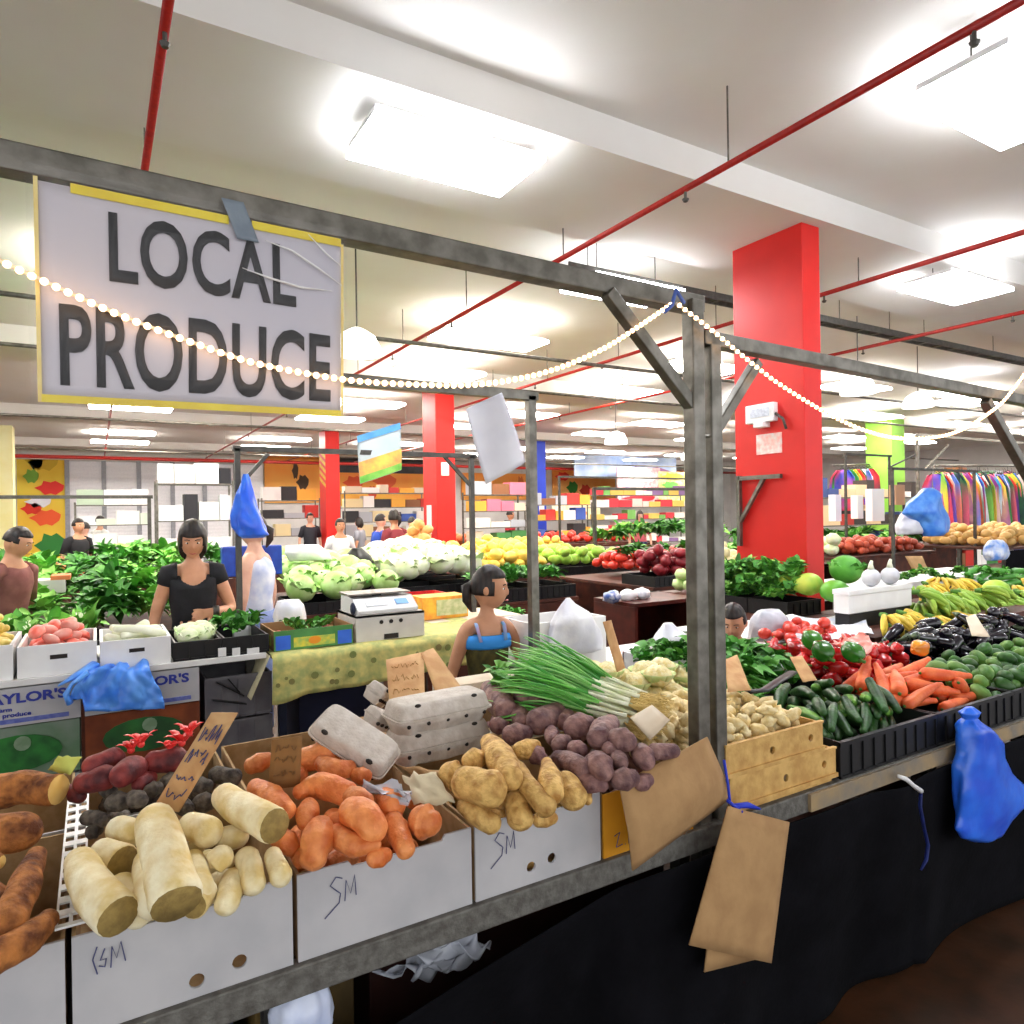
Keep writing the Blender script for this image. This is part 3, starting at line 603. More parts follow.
PU=[([(490,690,1.07),(499,700,1.07),(506,712,1.06)],[10,14,12],'large purple brown root on the side of the girl in blue'),([(524,697,1.08),(536,701,1.08)],14,'purple brown root topping the heap by the spring onions'),
([(517,712,1.05),(523,722,1.05)],11,'small purple root in a shaded gap under the top two'),([(538,722,1.06),(556,714,1.06)],[13,12],'brown lobed purple root before the onion stems'),
([(496,725,1.04),(504,726,1.04)],9,'small purple root with a pale cream end'),([(510,735,1.04),(526,733,1.04)],11,'flat purple root beside the egg cartons'),
([(574,728,1.06),(588,726,1.06)],14,'dusky purple root under the white onion roots'),([(598,738,1.06),(610,724,1.06)],14,'upright purple brown root in the middle of the heap'),
([(618,740,1.06),(628,742,1.06)],14,'round purple root beside the white card'),([(597,762,1.03),(604,772,1.02)],14,'big rounded purple root low in the heap'),
([(617,757,1.03),(622,763,1.03)],9,'small light purple root squeezed between big ones'),([(574,748,1.04),(582,750,1.04)],9,'pale purple knob in the heap centre'),
([(558,758,1.02),(570,762,1.02),(582,768,1.02)],[8,11,11],'long purple root above the orange box'),([(641,753,1.03),(647,762,1.02)],12,'purple root next to the large brown cardboard sheet'),
([(655,752,1.03),(674,751,1.03)],[9,7],'slim purple root pointing at the steel posts'),([(619,780,1.0),(632,778,1.0)],12,'purple root half under the cardboard sheet'),
([(578,776,1.0),(592,784,.99),(602,785,.99)],10,'dark purple root along the orange box rim'),([(534,752,1.04),(541,758,1.03)],10,'purple root leaning on the pointed tan root'),
([(558,745,1.04),(566,741,1.04)],9,'small brown purple root behind the long one'),([(563,722,1.05),(568,716,1.05)],10,'red brown root behind the dusky one'),([(608,748,1.04),(612,752,1.04)],9,'tiny mauve root beneath the upright one'),
([(551,732,1.04),(553,740,1.04)],8,'small reddish root by the lobed brown one'),([(640,783,.98),(648,780,.98)],9,'purple root peeking above the cardboard edge')]
for i,(p,r_,lab) in enumerate(PU): pt('purple_root',p,r_,purple,lab,'root vegetable',i+120,.1)
fill('purple_root',purple,1.12,1.43,1.43,1.93,T0+.01,26,.033,.035,'purple brown root deep in the heap behind the orange box','root vegetable','purple roots deep in the heap',8)
fill('purple_root',purple,1.13,1.54,1.94,2.35,T0+.01,26,.035,.035,'purple brown root low at the back of the heap','root vegetable','purple roots at the back',9)
YM=[([(-20,795,1.05),(20,787,1.06),(58,789,1.06)],[17,17,15],'big rough brown yam with a pale cut end on top',dict(cut1=True)),([(-12,835,1.02),(24,832,1.02)],[20,18],'thick round brown yam below the cut one',{}),
([(36,856,1.0),(26,880,.99),(8,925,.97)],[10,15,15],'long brown yam slanting down to the box corner',{}),([(48,920,.955),(30,938,.95),(-8,960,.95)],[11,16,17],'dark red brown yam lying along the box rim',{}),
([(-10,862,1.0),(1,862,1.0)],9,'small yam showing a cream cut end at the picture edge',dict(cut1=True)),([(-14,890,.98),(8,905,.97)],12,'brown yam behind the long slanting one',{})]
YM[4]=(YM[4][0],YM[4][1],'small yam showing a cream cut end below the round one',YM[4][3])
yamcut=M('cut_yam_end','ecc878','e0b25c',.6,20)
for i,(p,r_,lab,k) in enumerate(YM): pt('brown_yam',p,r_,yam,lab,'yam',i+160,.12,cutmat=yamcut,**k)
fill('brown_yam',yam,-.41,-.065,1.43,1.88,T0+.01,8,.04,.07,'brown yam deep in its box under the larger yams','yam','yams deep in the box',10)
TA=[([(113,803,1.03),(127,801,1.03)],10,'grey taro in the front row of the taro heap'),([(88,818,1.01),(103,820,1.01)],9,'grey taro next to the corner grid'),([(133,798,1.04),(142,801,1.04)],9,'grey taro touching the long price card'),
([(92,832,.99),(98,830,.99)],8,'small dark taro behind the curved cream root'),([(197,787,1.03),(207,786,1.03)],10,'dark taro past the long price card'),([(216,774,1.04),(233,777,1.04)],[8,9],'taro with a pale tip near the sweet potatoes'),
([(200,803,1.02),(211,802,1.02)],10,'grey taro behind the long crossing cream root'),([(180,806,1.02),(188,808,1.02)],9,'grey taro just beside the largest cream root'),([(150,790,1.04),(158,788,1.04)],8,'taro shaded beneath the long price card'),([(105,789,1.03),(112,792,1.03)],8,'small taro under the red sweet potatoes'),([(168,783,1.04),(176,780,1.04)],9,'rear taro on the far side of the long price card')]
for i,(p,r_,lab) in enumerate(TA): pt('grey_taro',p,r_,taro,lab,'taro',i+200,.12)
fill('grey_taro',taro,-.03,.3,1.94,2.35,T0+.01,34,.028,.022,'grey taro packed low in the rear box','taro','taros low in the rear box',11)
RS=[([(84,783,1.06),(104,778,1.07)],[11,13],'red sweet potato beside the yams in the rear heap'),([(92,766,1.09),(114,760,1.09)],[10,12],'red sweet potato behind it under the red tape'),([(122,775,1.08),(134,768,1.08)],[12,13],'dull red sweet potato in the middle of the rear heap'),
([(154,762,1.08),(176,759,1.08)],[11,12],'pinkish red sweet potato at the long price card'),([(140,784,1.05),(150,778,1.05)],10,'short dark red sweet potato above the taros'),([(74,790,1.04),(80,797,1.03)],9,'small red sweet potato against the box corner')]
for i,(p,r_,lab) in enumerate(RS): pt('red_sweet_potato',p,r_,redsp,lab,'sweet potato',i+230,.1)
redtape=M('red_tape','e8302e','f04a44',.35,9)
def bow(px,py,z,s,label,seed=0):
    p=at(px,py,Z=z); R=random.Random(seed); mb=MB()
    for k in range(6):
        a=k*PI/3+R.uniform(-.3,.3); d=Vector((math.cos(a),math.sin(a)*.6,.5+R.uniform(0,.5)))*s; n=Vector((-math.sin(a),math.cos(a),0))*s*.28
        mb.grid(5,2,lambda u,v:d*u+n*(v-.5)*math.sin(u*PI+.15)*2+Vector((0,0,s*.3*math.sin(u*PI))))
    mb.ball((0,0,.004),.008,8,6)
    tag(mb.build('red_tape_bow',redtape,None,True,loc=p,solid=.001),label,'tape')
for i,(px,py,z,s_,l) in enumerate(((131,752,1.1,.032,'small red tape scrap on the dull red sweet potato'),(141,746,1.11,.036,'upright red tape scrap above the rear heap'),(182,745,1.1,.04,'bright red tape tangle beside the long price card'),(189,735,1.12,.034,'highest red tape scrap near the price card top'),(170,751,1.1,.03,'flat red tape scrap on the pinkish sweet potato'))): bow(px,py,z,s_,l,i)
# plain paper, plastic in the heaps
def sheet(name,cs,mat,label,cat,n=8,amp=.004,t=.0015,seed=0,par=None):
    P=[at(*c[:2],Z=c[2]) for c in cs]
    f=lambda u,v:P[0].lerp(P[1],u).lerp(P[3].lerp(P[2],u),v)+Vector((nz((u*3,v*3,seed))*amp,nz((u*3,v*3,seed+4))*amp,nz((u*4,v*4,seed+9))*amp))
    o=MB().grid(n,n,f).build(name,mat,par,True,solid=t)
    if label: tag(o,label,cat)
    return o,f
sheet('paper_sheet',[(402,775,1.04),(436,772,1.04),(455,803,1.0),(414,805,1.0)],M('grey_paper','cfc4a4','d6c8a8',.8,8),'folded pale paper between sweet potatoes and tan roots','paper',amp=.012)
sheet('card_liner',[(398,765,1.03),(452,772,1.02),(462,800,.99),(432,790,.985)],brown_card,'brown card liner under the egg cartons','cardboard',amp=.006)
sheet('plastic_sheet',[(348,788,1.05),(395,780,1.06),(412,795,1.05),(408,806,1.03)],clearbag,'crumpled grey clear plastic over the sweet potatoes','plastic sheet',amp=.02)
sheet('yellow_card',[(58,756,1.12),(82,757,1.12),(70,775,1.08),(48,770,1.08)],M('lime_card','d4dc70','c8cc60',.7,9),'small yellow green card between yams and red sweet potatoes','card')
# price cards: real thin card with writing
def card(cs,mat,label,lines=(),ink_=penink,th=.0025,seed=0,name='price_card'):
    P=[at(*c[:2],**({'Z':c[2]} if not isinstance(c[2],str) else {'Y':float(c[2])})) for c in cs]; o_=sum(P,Vector())/4
    r=root(name,o_,0,label,'price card'); P=[p-o_ for p in P]
    f=lambda u,v:P[0].lerp(P[1],u).lerp(P[3].lerp(P[2],u),v)
    nrm=(P[1]-P[0]).cross(P[3]-P[0]).normalized()
    if nrm.dot(Vector((0,0,EYE))-o_)<0: nrm=-nrm
    MB().grid(6,6,lambda u,v:f(u,v)+nrm*.003*nz((u*3,v*3,seed))).build('card',mat,r,True,solid=th)
    R=random.Random(seed)
    for (v0,v1,k) in lines:
        mb=MB()
        for i in range(k):
            u0=.12+.76*i/k; w=.76/k*.8; pts=[f(u0+w*j/5,v0+(v1-v0)*(R.random())) + nrm*(th+.0015) for j in range(6)]
            mb.tube(pts,.0013,4)
        mb.build('handwriting',ink_,r)
    return r
card([(211,713,1.27),(238,713,1.27),(179,812,1.04),(155,805,1.04)],tan_card,'long tan price card stuck upright in the taros',((.1,.3,3),(.35,.5,4),(.62,.68,3),(.75,.92,2)),seed=1)
card([(272,740,1.15),(302,736,1.15),(300,786,1.04),(268,790,1.04)],M('dark_brown_card','8c6436','7c5830',.85,20),'small dark brown price card standing in the sweet potatoes',((.1,.25,3),(.35,.5,3),(.6,.75,3)),M('faint_pen','70502c',None,.7),seed=2)
card([(386,660,1.18),(424,652,1.19),(425,708,1.08),(390,714,1.07)],tan_card,'upright tan price card behind the stacked egg cartons',((.15,.25,3),(.35,.5,3),(.6,.7,3)),M('faint_pen2','a87a40',None,.7),seed=3)
card([(421,653,1.19),(433,648,1.19),(470,700,1.07),(443,712,1.06)],tan_card,'leaning tan card propped against the upright card',seed=4)
card([(652,705,1.1),(670,720,1.08),(650,740,1.04),(630,718,1.07)],M('pale_card','e0d2bc','d6c4aa',.8,9),'white blank card lying on the pale ginger heap',seed=5)
card([(724,660,1.1),(737,655,1.1),(751,690,1.04),(728,692,1.04)],tan_card,'tan card beside the twin posts in front of the leafy greens',seed=6)
card([(603,622,1.3),(611,620,1.3),(625,668,1.13),(617,672,1.13)],tan_card,'narrow tan card stick rising behind the onion roots',seed=7)
card([(790,657,1.09),(802,656,1.09),(817,680,1.03),(803,682,1.03)],tan_card,'tan card between the green and the red peppers',seed=8)
card([(966,617,1.12),(975,614,1.12),(990,637,1.05),(972,636,1.05)],M('pale_card','e0d2bc'),'pale card among the bananas beside the eggplants',seed=9)
# dark curved strap near card
def strip_px(name,pts,Z,w,mat,label,cat):
    P=[at(a,b,Z=Z) for a,b in pts]; mb=MB(); mb.tube(P,w,8,flat=.25); tag(mb.build(name,mat,None,True),label,cat)
strip_px('black_strap',[(748,692),(765,690),(780,680),(793,672)],1.02,.02,black_pl,'black curved plastic strip beside the cucumbers','strap')
# ------------------------------------------------------------------ egg cartons
pulp=M('egg_carton_pulp','d2cac0','c2b8ac',.9,30,.4,bs=80)
def carton(label,loc,rot,L=.29,W=.105,H=.062,open_=False,tall=1,name='egg_carton'):
    r=root(name,loc,0,label,'egg carton'); r.rotation_euler=rot
    nx=5
    def ring(z,hx,hy,sc):
        P=[]
        for k in range(72):
            a=2*PI*k/72; c,s_=math.cos(a),math.sin(a); e=.28
            x=math.copysign(abs(c)**e,c)*hx; y=math.copysign(abs(s_)**e,s_)*hy; y*=1-sc*(.5+.5*math.cos(2*PI*nx*(x/(2*hx)+.5)))
            P.append(Vector((x,y,z)))
        return P
    def shell(rings):
        mb=MB(); n=72; vs=[v for R_ in rings for v in R_]
        fs=[(a*n+b,a*n+(b+1)%n,(a+1)*n+(b+1)%n,(a+1)*n+b) for a in range(len(rings)-1) for b in range(n)]+[tuple(range(n-1,-1,-1)),tuple((len(rings)-1)*n+b for b in range(n))]
        mb.add(vs,fs); return mb
    shell([ring(0,L*.44,W*.36,.3),ring(H*.06,L*.455,W*.39,.3),ring(H*.3,L*.475,W*.44,.22),ring(H*.48,L*.495,W*.49,.05)]).build('cup_tray',pulp,r,True)
    shell([ring(H*.54,L*.495,W*.49,0),ring(H*.6,L*.485,W*.475,0),ring(H*.88,L*.465,W*.42,0),ring(H*.96,L*.45,W*.39,.0),ring(H*.985,L*.42,W*.34,0)]).build('lid',pulp,r,True)
    shell([ring(H*.48,L*.51,W*.52,0),ring(H*.54,L*.51,W*.52,0)]).build('rim',pulp,r)
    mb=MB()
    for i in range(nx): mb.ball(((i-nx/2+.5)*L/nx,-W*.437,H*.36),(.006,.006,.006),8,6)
    mb.build('vent_dot',M('hole_shade','2c2622',None,.9),r,True)  # solid dark dots, colour standing in for shade inside the vents
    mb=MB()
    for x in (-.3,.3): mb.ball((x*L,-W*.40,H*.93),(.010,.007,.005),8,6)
    mb.build('latch_slot_shade',M('hole_shade','2c2622'),r,True)  # dark blobs painted for the shade in the latch openings
    return r
pa=at(392,752,Z=1.0); pb=at(488,730,Z=1.0); d=pb-pa; az=math.atan2(d.y,d.x); Lc=d.length*.97; mid=(pa+pb)/2+Vector((0,.03,0))
H_=.092
for k,(lab,zz) in enumerate((('bottom egg carton of the stack behind the tan roots',.952),('top egg carton of the stack behind the tan roots',.952+H_*.9))):
    carton(lab,(mid.x,mid.y,zz),(0,0,az),L=Lc,W=.14,H=H_)
p1=at(354,735,Z=1.1); carton('opened egg carton lying tilted on the sweet potatoes',(p1.x,p1.y+.02,1.055),(.5,math.radians(30),math.radians(-42)),L=.22,W=.11,H=.075)
p1=at(372,686,Z=1.12); carton('small white egg box end peeping behind the tan card',(p1.x,p1.y,1.07),(.6,.4,.9),L=.09,W=.07,H=.06)
p1=at(376,710,Z=1.08); carton('tan tinted small egg box between the tilted carton and the card',(p1.x,p1.y,1.03),(.3,.5,.4),L=.09,W=.08,H=.05)
MB_=MB().bx(.68,1.09,1.93,2.36,.757,.95); 
tag(MB_.build('cardboard_carton',brown_card,None,bev=.004),'closed brown carton that carries the stacked egg cartons','cardboard box')
# ------------------------------------------------------------------ spring onions
og=M('onion_leaf','6cb848','3c9034',.45,12,.1,rv=.2); ow=M('onion_white','eef0d8','d8dcae',.5,30)
ogl=M('onion_leaf_pale','a4d880','74c058',.45,12)
def onion(seed):
    R=random.Random(seed); r=root('spring_onion',(0,0,0),0,'x','spring onion')
    MB().tube([(0,0,0),(.03,0,0),(.12,.002,.002)],[.0075,.0055,.004],7).build('stalk',ow,r,True)
    mb=MB()
    for k in range(4):
        a=R.uniform(-.22,.22); e=R.uniform(-.05,.25); l=R.uniform(.2,.32)
        mb.tube([(.11,0,0),(.11+l*.4,a*l*.4,e*l*.4+.005),(.11+l*.75,a*l*.8,e*l*.6),(.11+l,a*l*1.1,e*l*.3-R.uniform(0,.02))],[.0038,.005,.0042,.001],6,flat=.6)
    mb.build('leaf_blades',og if seed%3 else ogl,r,True)
    mb=MB()
    for k in range(22): mb.tube([(0,0,0),(-.022,R.uniform(-.008,.008),R.uniform(-.006,.006)),(-.05-R.uniform(0,.04),R.uniform(-.03,.03),R.uniform(-.02,.015))],[.0016,.0015,.0008],4)
    mb.build('rootlets',M('rootlet_tan','ecd490','d8b868',.8,30),r,True)
    return r
on=[onion(i) for i in range(4)]; R=random.Random(4)
pw=at(634,700,Z=1.08); ptip=at(530,655,Z=1.2); base_az=math.atan2((ptip-pw).y,(ptip-pw).x)
for i in range(46):
    o=on[i] if i<4 else dup(on[i%4]); layer=i//12; s=(i%12-5.5)/5.5
    off=Vector((-math.sin(base_az),math.cos(base_az),0))*s*.085
    o.location=pw+off+Vector((R.uniform(-.03,.03),R.uniform(-.02,.02),-.07+.022*layer+.015*(1-s*s)))
    o.rotation_euler=(R.uniform(-1,1),-R.uniform(.02,.22)-.05*layer,base_az+s*.22+R.uniform(-.1,.1)); o.scale=(1.0,1,1)
    o['label']='spring onion in the big bunch laid over the purple roots'; o['group']='spring onions in the bunch'
# pale root mat of the onions and ginger heap
def chunk(name,r,mat,seed,label,cat,group=None,amp=.3,el=1.0):
    o=MB().ball((0,0,0),(r*el,r,r*.85),14,9,disp=lambda d:amp*nz(d,1.6,seed)+amp*.5*nz(d,4,seed)).build(name,mat,None,True); tag(o,label,cat,group); return o
gp=[(chunk('pale_ginger',.022,pale,i,'x','ginger',el=1.5,amp=.5),.02,.016) for i in range(5)]
lab='pale cream ginger piece in the heap around the steel posts'
pack([gp[0],gp[1]],1.33,1.57,1.50,2.0,.91,110,random.Random(5),lab,'pale ginger around the posts',over=.8)
# wooden trays
def wtray(x0,x1,z0,z1,label,y1=1.9,y0=1.415):
    w=x1-x0;d=y1-y0;h=z1-z0
    r=open_box('wooden_tray',x0,x1,y0,y1,z0,z1,wood,label,'tray',holes=((-.02 if w<.45 else .0,h*.5,.012),(w/2-.06,h*.55,.012)),t=.009)
    MB().bx(-w/2-.004,w/2+.004,-d/2-.006,-d/2+.012,-.001,.012).build('bottom_rail',wood,r); MB().bx(-w/2-.002,w/2+.002,-d/2-.003,-d/2+.01,h,h+.006).build('top_rail',wood,r)
    return r
wtray(1.57,2.065,.776,.866,'lower pale wooden tray with two round holes'); wtray(1.555,2.0,.874,.962,'upper pale wooden tray full of cream ginger',y1=1.88)
tag(MB().bx(1.56,2.05,1.42,1.88,.757,.774).build('wooden_board',wood,None,bev=.002),'pale wooden slat under the lower wooden tray','slat')
pack([gp[2],gp[3],gp[4]],1.57,1.985,1.44,1.87,.89,190,random.Random(6),'cream ginger piece heaped in the upper wooden tray','ginger in the wooden tray',over=.8)
cau=M('cream_floret','f0e6bc','e2cc86',.7,40,.6,bs=60)
cf=[]
for i in range(3):
    r=root('cauliflower',(0,0,0),0,'x','cauliflower'); mb=MB(); R=random.Random(i)
    mb.ball((0,0,.0),(.06,.06,.045),20,12,disp=lambda d:.12*nz(d,5,i)+.12*nz(d,11,i)); mb.build('curd',cau,r,True)
    mb=MB()
    for k in range(7):
        a=k*.9; mb.grid(5,4,lambda u,v:Vector((math.cos(a+(v-.5)*.9)*(.03+.045*u),math.sin(a+(v-.5)*.9)*(.03+.045*u),-.035+.05*u**1.5)))
    mb.build('outer_leaf',M('cauliflower_leaf','b8cc80','d4dca4',.6,9),r,True,solid=.001); cf.append((r,.055,.0))
pack(cf,1.62,2.2,2.0,2.36,.80,30,random.Random(7),'cream cauliflower head behind the onion roots','creamy heads behind the spring onions',tilt=False,tries=10)
open_box('produce_box',1.6,2.22,1.94,2.38,T0,.9,white_card,'white box of cream cauliflower behind the ginger','box',inner=white_card)
# ------------------------------------------------------------------ black crates and right side vegetables
def crate(x0,x1,y0,y1,z0,z1,label,group=None,name='black_crate',mat=None):
    mat=mat or black_pl
    w,d,h=x1-x0,y1-y0,z1-z0; r=root(name,((x0+x1)/2,(y0+y1)/2,z0),0,label,'crate',group); t=.008
    n=max(3,int(w/.06)); hl=[]
    for i in range(n): cx=-w/2+w*(i+.5)/n; hl.append([(cx-w/n*.36,h*.2),(cx+w/n*.36,h*.2),(cx+w/n*.36,h*.72),(cx-w/n*.36,h*.72)])
    MB().plate([(-w/2,0),(w/2,0),(w/2,h),(-w/2,h)],t,lambda u,v,k:Vector((u,-d/2+k,v))).build('front_panel',mat,r)
    mb=MB()
    for i in range(n+1): cx=-w/2+w*i/n; mb.bx(cx-.004,cx+.004,-d/2-.006,-d/2,.0,h)
    mb.bx(-w/2-.004,w/2+.004,-d/2-.008,-d/2,h-.014,h); mb.bx(-w/2-.004,w/2+.004,-d/2-.006,-d/2,0,.01); mb.build('rib',mat,r)
    mb=MB(); mb.bx(-w/2,-w/2+t,-d/2+t,d/2,0,h); mb.bx(w/2-t,w/2,-d/2+t,d/2,0,h); mb.bx(-w/2+t,w/2-t,d/2-t,d/2,0,h); mb.bx(-w/2+t,w/2-t,-d/2+t,d/2-t,0,t); mb.build('crate_body',mat,r)
    return r
cz0,cz1=.76,.882
xs=[(2.085,2.66,'black crate of dark green cucumbers'),(2.67,3.24,'black crate of carrots'),(3.25,3.82,'black crate of small green gourds'),(3.83,4.4,'black crate past the hanging blue bag')]
for a,b_,l in xs: crate(a,b_,1.415,1.85,cz0,cz1,l)
for a,b_,l in ((2.24,2.8,'black crate of green peppers and leafy greens'),(2.81,3.38,'black crate of red peppers'),(3.39,3.96,'black crate of eggplants'),(3.97,4.5,'black crate of more eggplants')): crate(a,b_,1.86,2.36 if a<3.3 else 2.18,cz0,cz1,l)
cuc=M('dark_cucumber','2f5c24','1c3c18',.4,20,.3,rv=.3,bs=60); cuc2=M('light_cucumber','6a9c38','3f7428',.4,20,.2,rv=.2,wave=(9,4,'Y')); carr=M('carrot_skin','ec7a42','dc5c2c',.5,20,.25,rv=.12,bs=60,wave=None)
gourd=M('green_gourd','41702c','284c20',.4,14,.2,rv=.3); gourd2=M('light_green_gourd','7a9c4a','4c7a30',.45,14,.2,rv=.2)
redpep=M('red_pepper','c81c1c','9c1014',.25,5,.05,rv=.2,coat=.4); grpep=M('green_pepper','3c7c24','246018',.25,5,.05,rv=.25,coat=.4); orpep=M('orange_pepper','e89a2c','d8781c',.25,5,coat=.4); stemm=M('pepper_stem','5c8c38','3f6c28',.6)
egg=M('eggplant_skin','1a1420','0e0a14',.15,6,coat=.5); calyx=M('eggplant_cap','5a6848','46543a',.6,20)
def tub(name,r,l,mat,label,cat,seed,taper=(.6,1,.7),bend=.15,amp=.05,partsfn=None):
    if partsfn:
        rt=root(name,(0,0,0),0,label,cat); P=[(-l,0,0),(0,bend*l,0),(l,0,0)]
        tuber(partsfn[0],P,[r*t for t in taper],mat,None,None,seed,amp,parent=rt); partsfn[1](rt); return rt
    return tuber(name,[(-l,0,0),(0,bend*l,0),(l,0,0)],[r*t for t in taper],mat,label,cat,seed,amp)
def cstem(L,r,mat=stemm,n='stem'):
    def f(rt): MB().tube([(L,0,0),(L+r*.7,0,r*.2),(L+r*1.4,r*.3,r*.5)],[r*.35,r*.2,r*.22],7).build(n,mat,rt,True)
    return f
cu_=[(tub('cucumber',.022,.08,[cuc,cuc2,cuc,cuc][i],'x','cucumber',i),.02,.085) for i in range(4)]
pack(cu_,2.1,2.62,1.43,1.86,.80,64,random.Random(11),'dark green cucumber in the pile beside the wooden trays','cucumbers beside the wooden trays',ang=.75,over=.9)
ca_=[(tub('carrot',.027,.1,carr,'x','carrot',i+5,taper=(1,.9,.45),bend=.05,partsfn=('carrot_root',lambda rt:MB().tube([(-.115,0,0),(-.13,0,0)],[.008,.006],6).build('stem_stub',stemm,rt,True))),.024,.1) for i in range(3)]
pack(ca_,2.62,3.22,1.43,1.84,.84,30,random.Random(12),'orange carrot in the tidy pile above the blue bag','carrots above the blue bag',ang=.1,over=.9)
go_=[(chunk('green_gourd',.03,[gourd,gourd2,gourd][i],i,'x','gourd',el=1.5,amp=.08),.027,.02) for i in range(3)]
pack(go_,3.1,4.4,1.43,1.87,.82,165,random.Random(13),'small dark green gourd heaped beyond the carrots','green gourds beyond the carrots',over=.88)
def pepper(mat,i,nm='red_pepper'):
    rt=root(nm,(0,0,0),0,'x','pepper'); lob=lambda d:(.1*math.cos(4*math.atan2(d.y,d.x)+i)*(1-abs(d.z)*.5)-.22*max(0,d.z-.8)*5*.4)
    MB().ball((0,0,0),(.034,.034,.045),20,12,disp=lob,R=Matrix.Rotation(PI/2,3,'Y')).build('pepper_body',mat,rt,True)
    MB().tube([(.03,0,0),(.045,0,0),(.058,.005,.004)],[.009,.005,.006],7).build('stem',stemm,rt,True); return rt
rp=[(pepper(redpep,i),.033,.014) for i in range(3)]; lp=[(tub('long_red_pepper',.02,.07,redpep,'x','pepper',i,taper=(.35,.9,1),partsfn=('pepper_body',cstem(.078,.02))),.018,.07) for i in range(2)]
gpp=[(pepper(grpep,i+3,'green_pepper'),.033,.014) for i in range(2)]; op=[(pepper(orpep,9,'orange_pepper'),.033,.014)]
pack(rp+lp,2.72,3.42,1.87,2.37,.83,120,random.Random(14),'red pepper in the heap behind the carrots','red peppers behind the carrots',over=.88)
pack(gpp,2.46,2.72,1.98,2.36,.87,22,random.Random(15),'green pepper at the edge of the red pepper heap','green peppers near the red ones')
for i,(px,py,z) in enumerate(((823,651,1.08),(853,652,1.08),(812,640,1.09))):
    o=dup(gpp[i%2][0],at(px,py,Z=z),(0,.5,-1.9),1.15,label=['lone green pepper showing its base on the red heap','green pepper with its hollow stem end facing out','green pepper on the crest behind the tan card'][i]); del o['group']
for i,(px,py,z) in enumerate(((920,648,1.06),)):
    o=op[0][0]; o.location=at(px,py,Z=z); o['label']='single orange yellow pepper on the red pepper heap'
eg=[]
for i in range(3): eg.append((tub('eggplant',.03,.07,egg,'x','eggplant',i,taper=(1.05,.95,.6),partsfn=('eggplant_fruit',lambda rt:(MB().tube([(.06,0,0),(.085,0,0),(.11,.0,.01)],[.022,.014,.005],8).build('calyx',calyx,rt,True)))),.028,.07))
pack(eg,3.42,4.75,1.88,2.18,.83,66,random.Random(16),'glossy black eggplant in the long heap behind the gourds','eggplants behind the gourds',over=.9)
# leafy bits
def blade(mb,base,dirv,L,W,droop,seg=4,fold=.2,mi=None):
    d=Vector(dirv).normalized(); side=d.cross(Vector((0,0,1)));
    if side.length<.01: side=Vector((1,0,0))
    side.normalize(); up=side.cross(d)
    def f(u,v):
        w=W*math.sin(PI*min(1,u*.86+.14))**.7; s=(v-.5)*2
        return Vector(base)+d*(L*u)-Vector((0,0,droop*L*u*u))+side*(w*.5*s)+up*(abs(s)*w*fold)
    mb.grid(seg+1,3,f,mi)
def bunch(name,n,L,W,mats,seed,spread=1.0,up=.6,droop=.5,label='x',cat='leafy greens',curl=.25,stems=None,rnd_pos=.02):
    R=random.Random(seed); mb=MB()
    for i in range(n):
        a=R.uniform(0,2*PI); e=R.uniform(.1,1)*spread; l=L*R.uniform(.7,1.1)
        mb.mi=R.randrange(len(mats)); blade(mb,(R.gauss(0,rnd_pos),R.gauss(0,rnd_pos),R.uniform(0,rnd_pos)),(math.cos(a)*e,math.sin(a)*e,up+R.uniform(-.1,.3)),l,W*R.uniform(.7,1.2),droop*R.uniform(.5,1.5),fold=curl)
    if stems:
        rt=root(name,(0,0,0),0,label,cat); mb.build('leaves',mats,rt,True)
        st=MB()
        for k in range(stems[0]): a=R.uniform(0,6.28); st.tube([(0,0,-.02),(math.cos(a)*.02,math.sin(a)*.02,L*.5)],[.006,.004],6)
        st.build('stems',stems[1],rt,True); return rt
    return tag(mb.build(name,mats,None,True),label,cat)
lg1=M('leaf_dark','3c8028','26601c',.55,12,rv=.3); lg2=M('leaf_mid','5ca038','428a2c',.55,12,rv=.25); lg3=M('leaf_light','8cc458','6cac40',.55,12,rv=.2); lg4=M('leaf_pale','cfe4a4','b4d484',.55,12,rv=.1)
stemw=M('white_stem','e8ecd4','d4dcb4',.5)
def spread_(protos,x0,x1,y0,y1,z,n,R,label,group,hz=0.0,sc=(.8,1.2),jit=.4,zfn=None):
    nx=max(1,round(math.sqrt(n*(x1-x0)/max(.01,(y1-y0))))); ny=max(1,math.ceil(n/nx)); k=0
    for j in range(ny):
        for i in range(nx):
            if k>=n: break
            x=x0+(x1-x0)*(i+.5+R.uniform(-jit,jit))/nx; y=y0+(y1-y0)*(j+.5+R.uniform(-jit,jit))/ny
            p=protos[k%len(protos)]; o=p if k<len(protos) and not p.get('used') else dup(p)
            if o is p: p['used']=1
            u=(x-x0)/(x1-x0);v=(y-y0)/(y1-y0); zz=z+(zfn(u,v) if zfn else hz*math.sin(PI*min(max(u,0),1))**.5*math.sin(PI*min(max(v,0),1))**.5)
            s=R.uniform(*sc); o.location=(x,y,zz); o.rotation_euler=(R.uniform(-.35,.35),R.uniform(-.35,.35),R.uniform(0,6.28)); o.scale=(s,s,s); o['label']=label; o['group']=group; k+=1
    for p in protos:
        if 'used' in p: del p['used']
def gb(seed,name='leafy_bunch'): return bunch(name,26,.11,.045,[lg1,lg2],seed,1.0,.5,.6)
B=[gb(1,'green_bean_bunch'),gb(2,'green_bean_bunch')]
spread_(B,2.14,2.66,2.0,2.55,.93,22,random.Random(2),'dark leafy greens in the crate before the child','leafy greens before the child',.08)
bc=[(tub('bean_pod',.009,.07,lg2,'x','bean',i),.009,.07) for i in range(2)]
